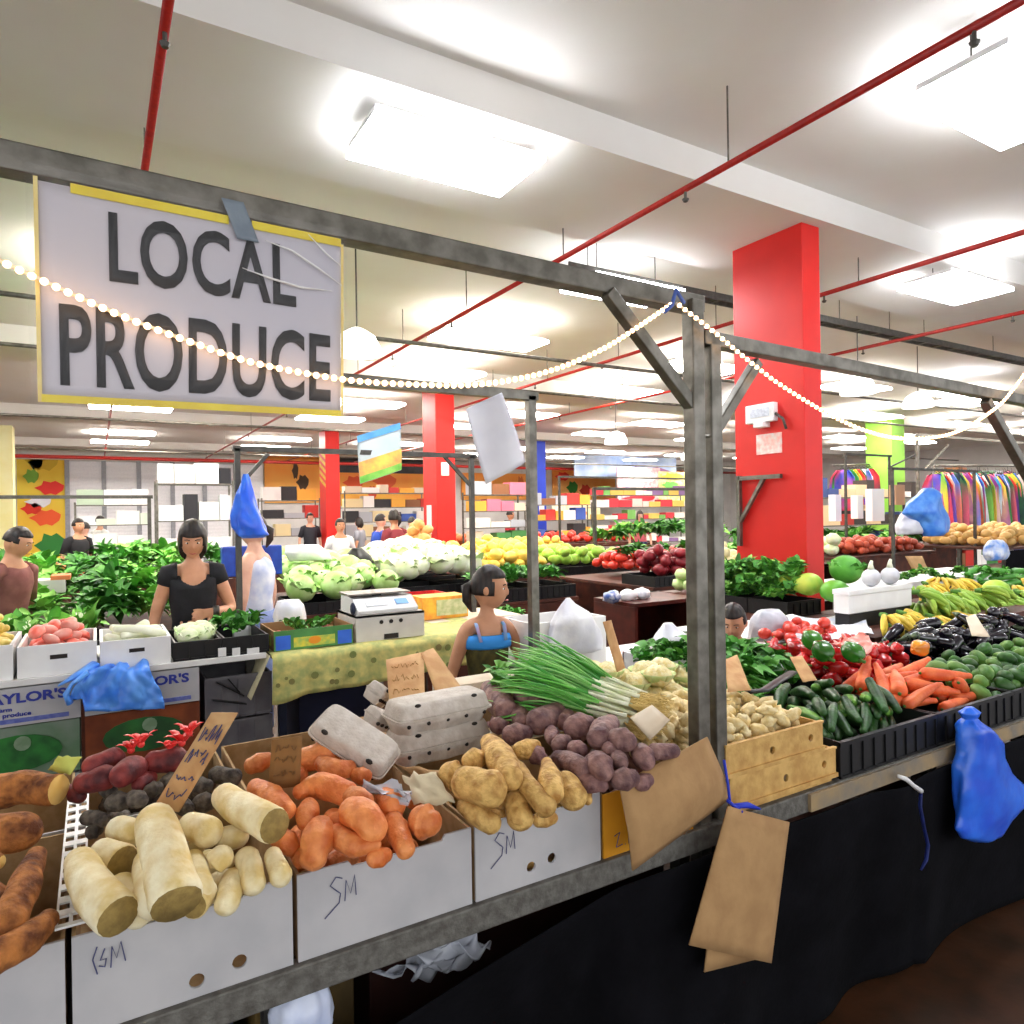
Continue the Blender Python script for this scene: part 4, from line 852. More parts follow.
pack(bc,2.12,2.5,1.88,2.2,.88,70,random.Random(8),'slim green bean in the pile behind the ginger','green beans behind the ginger')
p=at(520,682,Z=1.12); bb_=bunch('leafy_bunch',24,.12,.05,[lg2,lg3],8); bb_.location=p-Vector((.03,0,.03)); bb_['label']='small leafy green bunch between child and spring onions'
p=at(500,668,Z=1.15); b3=bunch('leafy_bunch',16,.09,.035,[lg3,lg2],9); b3.location=p-Vector((0,0,.04)); b3['label']='light green sprig lying on the pale carton edge'
tag(MB().bx(1.12,1.6,2.38,2.5,.955,1.0).build('wooden_ledge',M('pale_card','e0d2bc'),None,bev=.003),'pale ledge between the egg cartons and the child','ledge')
tag(MB().bx(1.13,1.58,2.39,2.49,.757,.953).build('cardboard_carton',brown_card,None),'brown carton under the pale ledge','cardboard box')
# ------------------------------------------------------------------ cardboard sheets tied to the post
def fsheet(name,cs,mat,label,Y,bend=.03,seed=0,cat='cardboard',n=12,fold=None,t=.004):
    P=[at(a,b,Y=Y+dy) for a,b,dy in cs]
    f=lambda u,v:P[0].lerp(P[1],u).lerp(P[3].lerp(P[2],u),v)+Vector((0,-bend*math.sin(PI*u)*math.sin(PI*v)+ (fold(u,v) if fold else 0),0))
    o=MB().grid(n,n,f).build(name,mat,None,True,solid=t); 
    if label: tag(o,label,cat)
    return o
fsheet('cardboard_sheet',[(619,784,-.03),(707,737,.0),(734,800,-.0),(636,873,-.05)],brown_card,'large curled brown cardboard sheet tied at the steel post foot',1.355,.035,fold=lambda u,v:.03*max(0,v-.55))
cd=root('cardboard_sheet',(0,0,0),0,'lower brown cardboard sheet hanging against the black skirt','cardboard')
for nm,cs,dy in (('front_flap',[(728,806,0),(789,822,0),(771,963,-.02),(689,945,-.02)],1.32),('rear_flap',[(722,830,0),(780,840,0),(760,958,-.01),(704,972,-.01)],1.333)):
    o=fsheet(nm,cs,brown_card,None,dy,.012); o.parent=cd
mb=MB(); mb.tube([at(727,800,Y=1.34),at(733,805,Y=1.33),at(742,812,Y=1.32)],.005,6); mb.tube([at(724,760,Y=1.36),at(728,785,Y=1.35),at(730,803,Y=1.34)],.004,6); mb.tube([at(733,806,Y=1.33),at(748,805,Y=1.33),at(760,809,Y=1.335)],[.006,.009,.003],6)
tag(mb.build('blue_tie',M('royal_blue_tie','2038c0',None,.5),None,True),'blue string tie knotted at the cardboard sheets','string')
# blue bag
def bag(name,pts,mat,label,cat='plastic bag',Y=None,seed=0,depth=.06,folds=7,amp=.12,knot=None,n=40):
    """pts: rows (pxl,pxr,py) top to bottom, closed 3-D bag at distance Y"""
    rows=[]
    for (a,b_,py) in pts:
        A=at(a,py,Y=Y); Bq=at(b_,py,Y=Y); rows.append(((Bq.x-A.x)/2,(A.x+Bq.x)/2,(A.z+Bq.z)/2))
    c0=Vector((rows[0][1],Y,rows[0][2])); mb=MB(); vs=[];fs=[]; K=0
    fine=[]
    for i in range(len(rows)-1):
        for k in range(5):
            t=k/5; fine.append(tuple(rows[i][j]*(1-t)+rows[i+1][j]*t for j in range(3)))
    fine.append(rows[-1])
    for i,(hw,cx,z) in enumerate(fine):
        e=math.sin(PI*min(1,(i+1)/(len(fine))*1.0)*.97)**.5
        for j in range(n):
            a=2*PI*j/n; w=1+amp*nz((math.cos(a)*1.5,math.sin(a)*1.5,i*.12),1.2,seed)+.05*math.sin(folds*a+i*.15+seed)
            vs.append(Vector((cx+hw*w*math.cos(a),Y+min(hw*.9,depth)*w*math.sin(a)*(.4+.6*e),z)))
    m_=len(fine)
    fs=[(i*n+j,i*n+(j+1)%n,(i+1)*n+(j+1)%n,(i+1)*n+j) for i in range(m_-1) for j in range(n)]+[tuple(range(n-1,-1,-1)),tuple((m_-1)*n+j for j in range(n))]
    mb.add([v-c0 for v in vs],fs); o=mb.build(name,mat,None,True,loc=c0); tag(o,label,cat); return o
bag('plastic_bag',[(966,972,707),(963,976,712),(966,974,718),(964,976,722),(962,990,735),(960,998,748),(958,999,762),(957,1008,780),(957,1026,800),(957,1028,812),(962,1010,826),(975,1000,836)],bluebag,'bright blue plastic bag knotted and hung on the front rail',Y=1.335,depth=.055,folds=6)
# knot white + blue strap
rt=root('tie_strap',(0,0,0),0,'blue tie strap with a white knotted end dangling on the black skirt','strap')
MB().tube([at(898,776,Y=1.36),at(906,779,Y=1.35),at(914,786,Y=1.345),at(921,791,Y=1.345)],[.006,.008,.007,.009],8).build('white_knot',whitep,rt,True)
MB().tube([at(921,790,Y=1.345),at(920,806,Y=1.34),at(924,828,Y=1.34),at(928,845,Y=1.345),at(926,860,Y=1.34),at(921,870,Y=1.34)],[.006,.007,.007,.007,.007,.004],8,flat=.4).build('blue_strap',M('navy_strap','1c2c74','16225c',.6),rt,True)
# under the table
bag('plastic_bag',[(285,318,982),(276,328,992),(270,332,1005),(270,334,1022),(272,330,1045)],M('bluish_white_film','b8c4e4','dce4f6',.3,12,.4,bs=16),'bluish white plastic bag under the table edge',Y=1.44,depth=.05,seed=4)
sheet('plastic_sheet',[(372,972,.62),(470,925,.66),(490,950,.6),(430,980,.55)],clearbag,'crumpled clear plastic sheet stuffed under the front table','plastic sheet',amp=.05,n=20)
tag(MB().bx(.55,1.5,1.62,2.1,.25,.62).build('storage_box',M('dark_red_brown_card','3a1710','2a100c',.7,6),None,bev=.005),'dark red brown storage box on the lower shelf','storage box')
tag(MB().bx(.28,.5,1.58,2.0,.25,.62).build('storage_box',M('mustard_card','6a5424','4a3a1c',.7,6),None,bev=.005),'mustard brown storage box on the lower shelf','storage box')
tag(MB().bx(-.3,.24,1.6,2.05,.25,.6).build('storage_box',M('navy_box','232c44','1a2032',.6,6),None,bev=.005),'navy storage box on the lower shelf','storage box')
# ------------------------------------------------------------------ people
def skinm(n,a,b): return M(n,a,b,.5,12,.05,sss=.05)
SK1=skinm('skin_warm','d09a78','c48c6a'); SK2=skinm('skin_light','e0b096','d4a088'); hairb=M('black_hair','1c1614','2a201c',.45,8,.3,wave=(14,3,'X')); hairg=M('brown_hair','3c2c24','2a1e18',.5,10,.3)
eyew=M('eye_white','ece8e4',None,.3); lip=M('lip','a8504a',None,.5)
def person(loc,rz,H,label,skin=SK1,hair=hairb,style='bob',arms=None,hrot=(0,0,0),top=None,bottom=None,vox=.008,hs=1.0,lean=0,fingers=True,sleeve=None,straps=None,extra=None,shift=(0,0),wid=1.0):
    r=root('person',loc,rz,label,'person'); k=H/1.7
    V=[];E_=[];Rr=[]
    def nd(p,rad,par=None):
        V.append(Vector(p)*k); Rr.append(rad*k); 
        if par is not None: E_.append((par,len(V)-1))
        return len(V)-1
    sx,sy=shift
    pel=nd((0,0,.93),.12); sp=nd((sx*.4,sy*.4,1.08),.105,pel); ch=nd((sx*.8,sy*.8,1.26),.115,sp); nb=nd((sx,sy,1.40),.056*wid,ch); nk=nd((sx,sy-.005,1.49),.041*wid,nb); hd=nd((sx,sy-.01,1.56),.06,nk)
    arms=arms or (((-.24,.02,1.12),(-.25,-.03,.88),(0,-.05,-1)),((.24,.02,1.12),(.25,-.03,.88),(0,-.05,-1)))
    sh=[]
    for s,(el,wr,hdv) in zip((-1,1),arms):
        a=nd((sx+s*.15*wid,sy,1.375),.055,nb); b=nd(el,.038,a); c=nd(wr,.025,b); hv=Vector(hdv).normalized(); pal=Vector(wr)+hv*.05; p=nd(pal,.026,c)
        side=hv.cross(Vector((0,-1,0.2))); side=side.normalized() if side.length>.1 else Vector((1,0,0)); nrm=hv.cross(side)
        if fingers:
            for q_,(o,l) in enumerate(((-.03,.055),(-.011,.068),(.009,.065),(.028,.05))):
                f1=nd(pal+hv*.035+side*o,.0085,p); f2=nd(pal+hv*(.035+l*.55)+side*o*1.15-nrm*.006,.008,f1); nd(pal+hv*(.035+l)+side*o*1.15-nrm*.022,.007,f2)
            t1=nd(Vector(wr)+hv*.03-side*s*.035,.0095,p); nd(Vector(wr)+hv*.065-side*s*.052-nrm*.01,.008,t1)
        sh.append((Vector((sx+s*.15*wid,sy,1.375)),Vector(el),Vector(wr)))
    for s in (-1,1):
        a=nd((s*.085,0,.86),.085,pel); b=nd((s*.1,-.01,.48),.055,a); c=nd((s*.1,.02,.09),.037,b); nd((s*.11,-.13,.035),.033,c)
    me=bpy.data.meshes.new('t'); me.from_pydata([tuple(v) for v in V],E_,[]); o=bpy.data.objects.new('t',me); COL.objects.link(o)
    me.skin_vertices.new() if hasattr(me.skin_vertices,'new') else None
    mod=o.modifiers.new('s','SKIN'); mod.use_smooth_shade=True
    if not me.skin_vertices:
        import bmesh
        bm=bmesh.new(); bm.from_mesh(me); bm.verts.layers.skin.verify(); bm.to_mesh(me); bm.free()
    for i,sv in enumerate(me.skin_vertices[0].data): sv.radius=(Rr[i],Rr[i]); sv.use_root=(i==0)
    su=o.modifiers.new('u','SUBSURF'); su.levels=su.render_levels=2
    dg=bpy.context.evaluated_depsgraph_get(); em=bpy.data.meshes.new_from_object(o.evaluated_get(dg)); bpy.data.objects.remove(o)
    mb=MB(); mb.add([v.co for v in em.vertices],[tuple(p.vertices) for p in em.polygons])
    # head
    hc=Vector((sx,sy-.02,1.595))*k; hk=k*hs; R=Euler(hrot).to_matrix(); neckp=Vector((sx,sy,1.51))*k; HC=neckp+R@(hc-neckp+Vector((0,0,(hs-1)*.09*k)))
    def face(d):
        w=0; f=max(0,-d.y)
        w-=.10*max(0,-d.z-.35)*(1-f*.8)           # jaw narrows
        w+=.20*math.exp(-((d.x/.13)**2+((d.z+.12)/.17)**2))*f   # nose
        w+=.05*math.exp(-((d.x/.22)**2+((d.z+.55)/.12)**2))*f   # lips
        w+=.06*math.exp(-((d.x/.25)**2+((d.z+.88)/.15)**2))     # chin
        for s in(-1,1): w-=.075*math.exp(-(((d.x-s*.36)/.17)**2+((d.z-.06)/.12)**2))*f
        w+=.03*math.exp(-(((d.z-.25)/.1)**2))*f
        return w
    mb.ball(HC,(.074*hk,.093*hk,.112*hk),40,30,disp=face,R=R)
    for s in (-1,1): mb.ball(HC+R@Vector((s*.076*hk,.008*hk,-.005*hk)),(.012*hk,.02*hk,.03*hk),10,8,R=R)
    body=mb.build('body',skin,r,True); d=body.modifiers.new('r','REMESH'); d.mode='VOXEL'; d.voxel_size=vox; d.use_smooth_shade=True
    sm=body.modifiers.new('s','SMOOTH'); sm.factor=.4; sm.iterations=2
    hp=lambda x,y,z:HC+R@(Vector((x,y,z))*hk)
    for s in (-1,1):
        e=MB().ball(hp(s*.028,-.074,.006),(.0125*hk,.009*hk,.007*hk),10,8,R=R).build('eye',eyew,r,True)
        MB().ball(hp(s*.028,-.0815,.006),(.006*hk,.0035*hk,.006*hk),8,6,R=R).build('iris',ink,e,True)
        MB().tube([hp(s*.014,-.09,.026),hp(s*.028,-.09,.031),hp(s*.044,-.078,.026)],.0028*hk,6).build('eyebrow',hair,r,True)
    MB().tube([hp(-.022,-.085,-.06),hp(-.01,-.096,-.058),hp(0,-.098,-.0595),hp(.01,-.096,-.058),hp(.022,-.085,-.06)],[.002*hk,.0055*hk,.006*hk,.0055*hk,.002*hk],8,flat=.6).build('mouth',lip,r,True)
    # hair
    def hd_(dv):
        base=.13+.03*nz((dv.x*3,dv.y*3,dv.z),2,3)
        front=max(0,-dv.y)
        hl=.42 if style!='bob' else .3
        if dv.y<-.15 and dv.z<hl and abs(dv.x)<.72*(1 if style=='bob' else 1.2): base=-.25
        if style=='short' and dv.z<-.05: base=-.25
        if style=='pony' and dv.z<-.35: base=-.25
        if style=='bob' and dv.z<0 and base>0: base+=.22*min(1,-dv.z*1.4)
        return base
    hm=MB().ball(HC+R@Vector((0,.006*hk,.006*hk)),(.074*hk,.093*hk,.112*hk),44,30,disp=hd_,R=R)
    hobj=hm.build('hair',hair,r,True)
    if style=='pony':
        MB().tube([hp(0,.09,.03),hp(-.01,.13,.0),hp(-.015,.125,-.07),hp(-.005,.1,-.13)],[.02*hk,.03*hk,.026*hk,.006*hk],10).build('ponytail',hair,hobj,True)
    # clothes
    if top:
        mat,zh,zn,dip,kind=top
        n=36; lv=[(zh,.158,.118),(1.08,.138,.108),(1.2,.152,.122),(1.28,.16,.13),(1.35,.165,.105),(1.405,.135,.075),(zn,.085,.062)]
        lv=[l for l in lv if l[0]>=zh and l[0]<=zn+.001]
        if kind=='tank': lv=[l for l in lv if l[0]<=1.31]+[(1.33,.15,.115)]
        vs=[];fs=[]
        for i,(z,rx,ry) in enumerate(lv):
            f=max(0,min(1,(z-.9)/.5))
            for j in range(n):
                a=2*PI*j/n; c=math.cos(a);s_=math.sin(a); zz=z
                if kind!='tank' and i>=len(lv)-2 and s_<0: zz-=dip*(-s_)**2*(1 if i==len(lv)-1 else .5)
                w=1+.02*math.sin(7*a+z*20)
                yy=ry*s_*w*wid
                if kind!='tank' and i>=len(lv)-2 and s_<0: yy-=dip*.25*(-s_)
                vs.append(Vector((sx*f+rx*c*w*wid,sy*f+yy,zz))*k)
        for i in range(len(lv)-1):
            for j in range(n): q_=(j+1)%n; fs.append((i*n+j,i*n+q_,(i+1)*n+q_,(i+1)*n+j))
        mb=MB(); mb.add(vs,fs)
        if sleeve:
            for (a,b,c) in sh:
                e=a.lerp(b,min(1,sleeve)); mb.tube([ (a+Vector((-math.copysign(.04,a.x-sx),0,-.0)))*k,a*k+(b-a).normalized()*.0,e*k]+([(b.lerp(c,sleeve-1))*k] if sleeve>1 else []),[.07*k,.066*k,.053*k]+([.04*k] if sleeve>1 else []),14)
        if straps:
            for s in (-1,1): mb.tube([Vector((sx+s*.08,sy-.11,1.30))*k,Vector((sx+s*.09,sy-.07,1.4))*k,Vector((sx+s*.085,sy+.01,1.425))*k,Vector((sx+s*.07,sy+.09,1.36))*k],.013*k,8,flat=.4)
        mb.build('top',mat,r,True,solid=.004)
    if bottom:
        mb=MB(); hem=bottom[1]
        mb.lathe([(.163*k,.122*k,1.0*k),(.165*k,.125*k,.93*k),(.17*k,.125*k,.84*k)],28)
        for s in (-1,1): mb.tube([(s*.085*k,0,.86*k),(s*.095*k,-.005,.5*k),(s*.1*k,.01,hem*k)],[.095*k,.072*k,.06*k],16)
        mb.build('trousers',bottom[0],r,True)
    for s in (-1,1): MB().ball((s*.107*k,-.05*k,.035*k),(.045*k,.12*k,.036*k),14,10).build('shoe',ink,r,True)
    if extra: extra(r,k,sh,hp)
    return r
jeans=M('dark_jeans','1e2440','181c34',.8,30,.2); blackt=M('black_fabric','17171a','1f1f23',.8,14,.2)
def face_cam(p): return math.atan2(p.x*1.0,p.y)*-1
q0=at(193,560,Y=4.6); q0.z=0
person(q0,face_cam(q0)*.6,1.635,'woman with a black hair bob in a scoop neck black top standing behind the counter',arms=(((-.215,.02,1.13),(-.245,-.04,.88),(-.05,-.1,-1)),((.225,.0,1.13),(.11,-.2,1.15),(-1,-.35,-.12))),hrot=(.32,0,-.05),top=(blackt,.93,1.40,.1,'tee'),bottom=(jeans,.1),sleeve=.28,vox=.007,wid=.88,
 extra=lambda r,k,sh,hp:MB().tube([sh[1][2]*k+Vector((.022,.0,.0)),sh[1][2]*k+Vector((-.012,.0,.0))],.031,14).build('wristwatch',steel_d,r,True))
q0=at(256,575,Y=5.3); q0.z=0
person(q0,-2.2,1.66,'woman in a sleeveless white and pale blue top turned away under the blue bag',skin=SK2,hair=hairg,style='pony',top=(M('white_blue_fabric','eceef4','b8c4e4',.8,7),.88,1.4,.05,'tee'),bottom=(M('pale_denim','8c9cc8','7c8cbc',.8,20),.1),vox=.009)
q0=at(5,560,Y=6.2); q0.z=0
person(q0,.9,1.60,'man in a dusty pink shirt bending at the far leafy table',skin=SK1,hair=hairb,style='short',top=(M('dusty_pink_fabric','8a5650','784642',.8,14),.93,1.42,.03,'tee'),bottom=(blackt,.1),sleeve=.9,vox=.01,hrot=(.3,0,.3),shift=(-.02,-.08))
# girl with blue bib
q0=at(487,640,Y=3.0); q0.z=0
bibblue=M('bright_blue_fabric','3a9cf0','3490e6',.7,9); olive=M('olive_print_fabric','5a5224','3c3a1c',.8,26)
def bib(r,k,sh,hp):
    mb=MB(); mb.lathe([(.150,.114,1.25),(.154,.120,1.265),(.154,.120,1.3),(.143,.108,1.33)],30,wob=lambda a,z,i:1+.015*math.sin(9*a)); mb.v=[tuple(c*k for c in v) for v in mb.v]; mb.build('blue_bib',bibblue,r,True)
    mb=MB()
    for s in (-1,1): mb.tube([Vector((s*.08,-.115,1.30))*k,Vector((s*.088,-.07,1.385))*k,Vector((s*.08,.0,1.425))*k,Vector((s*.08,.09,1.33))*k],.012*k,8,flat=.4)
    mb.build('shoulder_strap',M('pink_blue_strap','6ab0e0','e08098',.7,10),r,True)
person(q0,face_cam(q0)+.35,1.36,'girl in a bright blue and olive strappy dress with tied back black hair',style='pony',arms=(((-.22,.03,1.1),(-.27,-.02,.86),(-.2,-.1,-1)),((.25,.04,1.13),(.22,-.1,.92),(-.4,-.4,-.6))),hrot=(.05,0,1.05),top=(olive,.7,1.3,.0,'tank'),bottom=(olive,.5),vox=.006,hs=1.12,wid=.86,extra=bib)
q0=at(735,640,Y=2.62); q0.z=0
person(q0,face_cam(q0)+.1,1.11,'small child peeping over the vegetables beside the grey plastic bag',style='short',hrot=(.35,0,-.25),top=(M('plum_fabric','6c4a6c','5c3c5c',.8,12),.93,1.42,.02,'tee'),bottom=(jeans,.1),sleeve=.9,vox=.006,hs=1.25)
# far shoppers
fars=[(340,535,10.5,'white','e8e8ea','short','shopper in a white shirt in front of the far red pillar'),(380,540,11,'blue','2c50b8','short','shopper in blue beyond the black bags'),(395,538,10,'maroon','7c2c34','pony','shopper in a maroon top by the white cabbage stall'),(85,535,14,'white2','dfe4ea','short','distant shopper in white before the shutters'),(78,545,12.5,'black','1c1c20','short','distant shopper in black at the mixed vegetable table'),(100,540,17,'white3','f0f0f0','short','tall distant shopper in a white coat near the wire shelves'),(360,540,15,'grey','8a8c94','bob','distant shopper in grey under the orange panel'),
(640,525,12,'pinks','d86a74','bob','distant shopper in pink between the herb bushes'),(510,525,15,'red','b8303c','short','distant shopper in red beside the blue pillar'),(412,520,12.4,'tan','c8a078','short','distant shopper in tan beside the tall red pillar'),(1015,530,8.8,'navyt','24305c','short','shopper in navy near the hanging clothes'),(310,530,16,'dark','2c2c34','short','distant shopper in dark clothes beside the far red pillar')]
for i,(px,py,Y,n,c,stl,lab) in enumerate(fars):
    q0=at(px,py,Y=Y); q0.z=0; person(q0,(i*1.7)%6.2,1.6+(i%3)*.06,lab,skin=SK2 if i%2 else SK1,style=stl,top=(M('fabric_'+n,c,None,.8,9),.9,1.42,.03,'tee'),bottom=(jeans if i%2 else blackt,.1),sleeve=.8,vox=.022,fingers=False)
# ------------------------------------------------------------------ back counter
YB=3.5
def pxr(px0,px1,pyt,pyb,Y):
    a=at(px0,(pyt+pyb)/2,Y=Y); b=at(px1,(pyt+pyb)/2,Y=Y); t_=at((px0+px1)/2,pyt,Y=Y); d_=at((px0+px1)/2,pyb,Y=Y); return a.x,b.x,d_.z,t_.z
r=root('back_counter',(0,3.8,0),0,'long white topped counter behind the front aisle','counter')
MB().bx(-1.6,.70,-.3,.42,.97,.997).build('countertop',M('white_board','e4e2de','d8d6d2',.6,6),r,bev=.003)
for x in (-1.55,-.4,.66): 
    for y in (-.1,.38): MB().bx(x-.02,x+.02,y-.02,y+.02,0,.97).build('leg',steel_d,r)
def tbox(x0,x1,z0,z1,lab,tx,Y0=3.505):
    r=open_box('produce_box',x0,x1,Y0,Y0+.34,z0,z1,white_card,lab,'box'); h=z1-z0; w=x1-x0
    text("TAYLOR'S",.055,blueink,'printed_name',r,T(tx,-.173,h*.72)@FRONT,1.25,.002)
    text("farm",.022,blueink,'printed_line',r,T(tx-.06,-.173,h*.45)@FRONT,1.2,.0008); text("produce",.024,blueink,'printed_line',r,T(tx-.02,-.173,h*.3)@FRONT,1.2,.0008)
    MB().bx(tx-.16,tx+.16,-.1725,-.17,.012,.03).build('printed_band',M('print_blue','6a74b4','545ea6',.7,60),r); return r
xa_,xb_,za,zb=pxr(85,200,700,745,3.5)
tbox(xa_,xb_,.81,.965,"white TAYLOR'S carton half covered by the blue bag",.03); tbox(xa_-.46,xa_-.015,.81,.965,"white TAYLOR'S carton next to the draped blue bag",.02); tbox(xa_-.93,xa_-.475,.81,.965,"white TAYLOR'S carton at the counter's far end",.0)
crt=M('rust_card','8a4420','6a3218',.8,9); grc=M('green_print','2a6a2c','1c4420',.7,7)
for i,(x0,x1,m_,lab) in enumerate(((xa_,xb_,crt,"rust brown box of greens below the bag draped TAYLOR'S carton"),(xa_-.46,xa_-.02,M('grey_green_card','7c8a7c','5c7a5c',.8,6),"grey green box of greens under the uncovered TAYLOR'S carton"),(xa_-.93,xa_-.48,crt,"rust brown box at the counter's far end"))):
    r=open_box('produce_box',x0,x1,3.51,3.84,.585,.805,m_,lab,'box',holes=((-.08,.08,.018),(.06,.08,.018)))
    w=x1-x0
    MB().plate([(-w*.36+.02*math.sin(k*2),.12+.05*math.sin(k*1.1)) if 0 else (w*.36*math.cos(k*PI/8),.11+.075*math.sin(k*PI/8)) for k in range(16)],.003,lambda u,v,k:Vector((u,-.169-k,v))).build('printed_picture',grc if i!=1 else M('green_print2','2c7a30','1c5424',.7,12),r)
    MB().plate(circ(.02,.15,.03),.002,lambda u,v,k:Vector((u,-.173-k,v))).build('printed_leaf',M('print_sage','8a9c84','6a8464',.7,20),r)
for i in range(3):
    x0=xa_-.93+.47*i
    tag(MB().bx(x0,x0+.44,3.52,3.85,.005,.285).build('cardboard_box',brown_card,None,bev=.004),['plain brown box on the floor at the counter end','plain brown box on the floor under the green box','plain brown box on the floor under the rust box'][i],'cardboard box')
    tag(MB().bx(x0,x0+.44,3.52,3.85,.288,.57).build('cardboard_box',white_card,None,bev=.004),['plain white carton under the rust box at the counter end','plain white carton under the grey green box','plain white carton under the middle rust box'][i],'cardboard box')
# grey drawer crates
x0,x1,_,_2=pxr(204,268,672,710,3.5)
for j,(z0,z1,lab) in enumerate(((.70,.90,'grey folded crate directly under the counter beside the tablecloth'),(.48,.69,'grey crate under the folded crate'),(.24,.47,'pale crate low beside the cloth covered table'),(.005,.23,'bottom crate beside the cloth covered table'))):
    g=crate(x0+.01,x1+.02,3.53,3.86,z0,z1,lab,name='plastic_crate',mat=M('grey_crate','6e6c70','5c5a60',.6,10) if j<2 else M('pale_crate','b4b2b4','a09ea2',.7,10))
    if j==0:
        w=(x1-x0); mb=MB()
        for (a,b_) in (((-.1,.18),(.02,.1)),((-.12,.1),(.03,.06)),((-.05,.19),(.0,.12))): mb.bar((a[0],-.178,a[1]),(b_[0],-.178,b_[1]),.02,.006)
        mb.build('fold_rib',black_pl,g)
# white boxes on the counter
wb=M('bright_white_foam','ecebe8','e2e0de',.6,8)
def cbox(px0,px1,pyt,Y,d,lab,mat=wb,z0=.998,slot=True,name='foam_box',inner=None):
    x0,x1,_,zt=pxr(px0,px1,pyt,pyt+30,Y); r=open_box(name,x0,x1,Y,Y+d,z0,zt,mat,lab,'box',t=.012)
    if slot: w=x1-x0; h=zt-z0; MB().bx(-w*.1,w*.12,-d/2-.002,-d/2+.001,h*.52,h*.66).build('handle_slot_shade',M('hole_shade','2c2622'),r)  # solid dark patch in place of the shaded handle opening
    return r,(x0,x1,Y,Y+d,zt)
b1,B1=cbox(17,97,644,3.52,.42,'white foam box of pink red radishes on the counter'); b2_,B2=cbox(100,171,639,3.52,.42,'white foam box of white leeks on the counter'); b0,B0=cbox(-60,13,648,3.52,.42,'white foam box of yellowish corn at the counter end')
rad=M('radish_red','e8543c','f4b0a0',.4,8,rv=.2); corn=M('corn_yellow','ead67c','d8c05c',.5,40)
rp_=[(chunk('radish',.028,rad,i,'x','radish',el=1.5,amp=.1),.025,.03) for i in range(3)]
pack(rp_,B1[0]+.015,B1[1]-.015,B1[2]+.015,B1[3],1.0,52,random.Random(21),'pink red radish in the white foam box','radishes in the foam box',over=.85)
lk=[(tub('leek',.02,.1,M('leek_white','f0f0dc','dce0b4',.5,9),'x','leek',i,taper=(.9,1,1.2)),.02,.09) for i in range(2)]
pack(lk,B2[0]+.01,B2[1]-.01,B2[2]+.02,B2[3],1.005,26,random.Random(22),'white leek stalk in the foam box','leeks in the foam box',ang=.2)
ck=[(tub('corn_cob',.024,.07,corn,'x','corn',i),.023,.06) for i in range(2)]
pack(ck,B0[0]+.01,B0[1]-.01,B0[2]+.02,B0[3],1.005,30,random.Random(23),'yellow corn cob in the foam box at the counter end','corn cobs at the counter end',ang=.3)
x0,x1,_,zt=pxr(174,268,634,660,3.52)
for i,(a,b_,l) in enumerate(((x0,x0+.2,'black crate of cabbages beside the white foam boxes'),(x0+.21,x1,'black crate of herb pots beside the tablecloth'))): crate(a,b_,3.52,3.94,.998,zt-.02,l)
def cabbage(seed,mats,r_=.075,name='cabbage',lab='x'):
    R=random.Random(seed); rt=root(name,(0,0,0),0,lab,'cabbage' if 'cab' in name else 'lettuce')
    MB().ball((0,0,r_*.1),(r_,r_,r_*.9),18,12,disp=lambda d:.06*nz(d,3,seed)).build('heart',mats[0],rt,True)
    mb=MB()
    for i in range(11):
        a=i*2.4+R.uniform(-.2,.2); e=.5+.5*(i%3)/2; mb.mi=i%len(mats)
        def f(u,v,a=a,e=e):
            b_=a+(v-.5)*1.2*math.sin(PI*min(1,u*.7+.25)); rr=r_*(.35+.95*u*e+.1*u*u*math.sin(v*14)); return Vector((math.cos(b_)*rr,math.sin(b_)*rr,-r_*.6+r_*1.3*u**(.8)*(1.2-.4*e)+.008*math.sin(v*18)*u))
        mb.grid(5,7,f)
    mb.build('outer_leaves',mats,rt,True); return rt
cabp=[cabbage(i,[M('cabbage_pale','e8eccc','cfe0a0',.5,12,rv=.1),lg4]) for i in range(2)]
spread_([cabp[0]],x0+.05,x0+.18,3.55,3.9,zt-.02,8,random.Random(3),'small pale cabbage in the crate beside the leeks','cabbages on the counter',sc=(.6,.75))
spread_([cabp[1]],x0+.02,x0+.2,3.95,4.12,.99,2,random.Random(4),'pale cabbage behind the black crate on the counter','cabbages behind the crate',sc=(.6,.7))
hb=[bunch('herb_bunch',40,.1,.03,[lg1,lg2],i+30,1,.6,.5) for i in range(2)]
spread_(hb,x0+.25,x1,3.55,3.92,zt-.02,9,random.Random(5),'dark green herb bunch beside the patterned tablecloth','herb bunches near the tablecloth',.03)
for i,px in enumerate((222,236,253)):
    q_=at(px,652,Y=3.512); tag(MB().box((q_.x,3.508,q_.z),(.035+.02*(i==2),.006,.04)).build('white_label',whitep,None),['small white label on the herb crate near the cabbages','small white label in the middle of the herb crate','larger white label on the herb crate by the tablecloth'][i],'label')
q_=at(257,610,Y=3.9); tag(MB().bx(q_.x-.12,q_.x-.02,3.9,3.95,.998,1.13).build('white_box',wb,None,bev=.004),'small white carton behind the pale cabbages','carton')
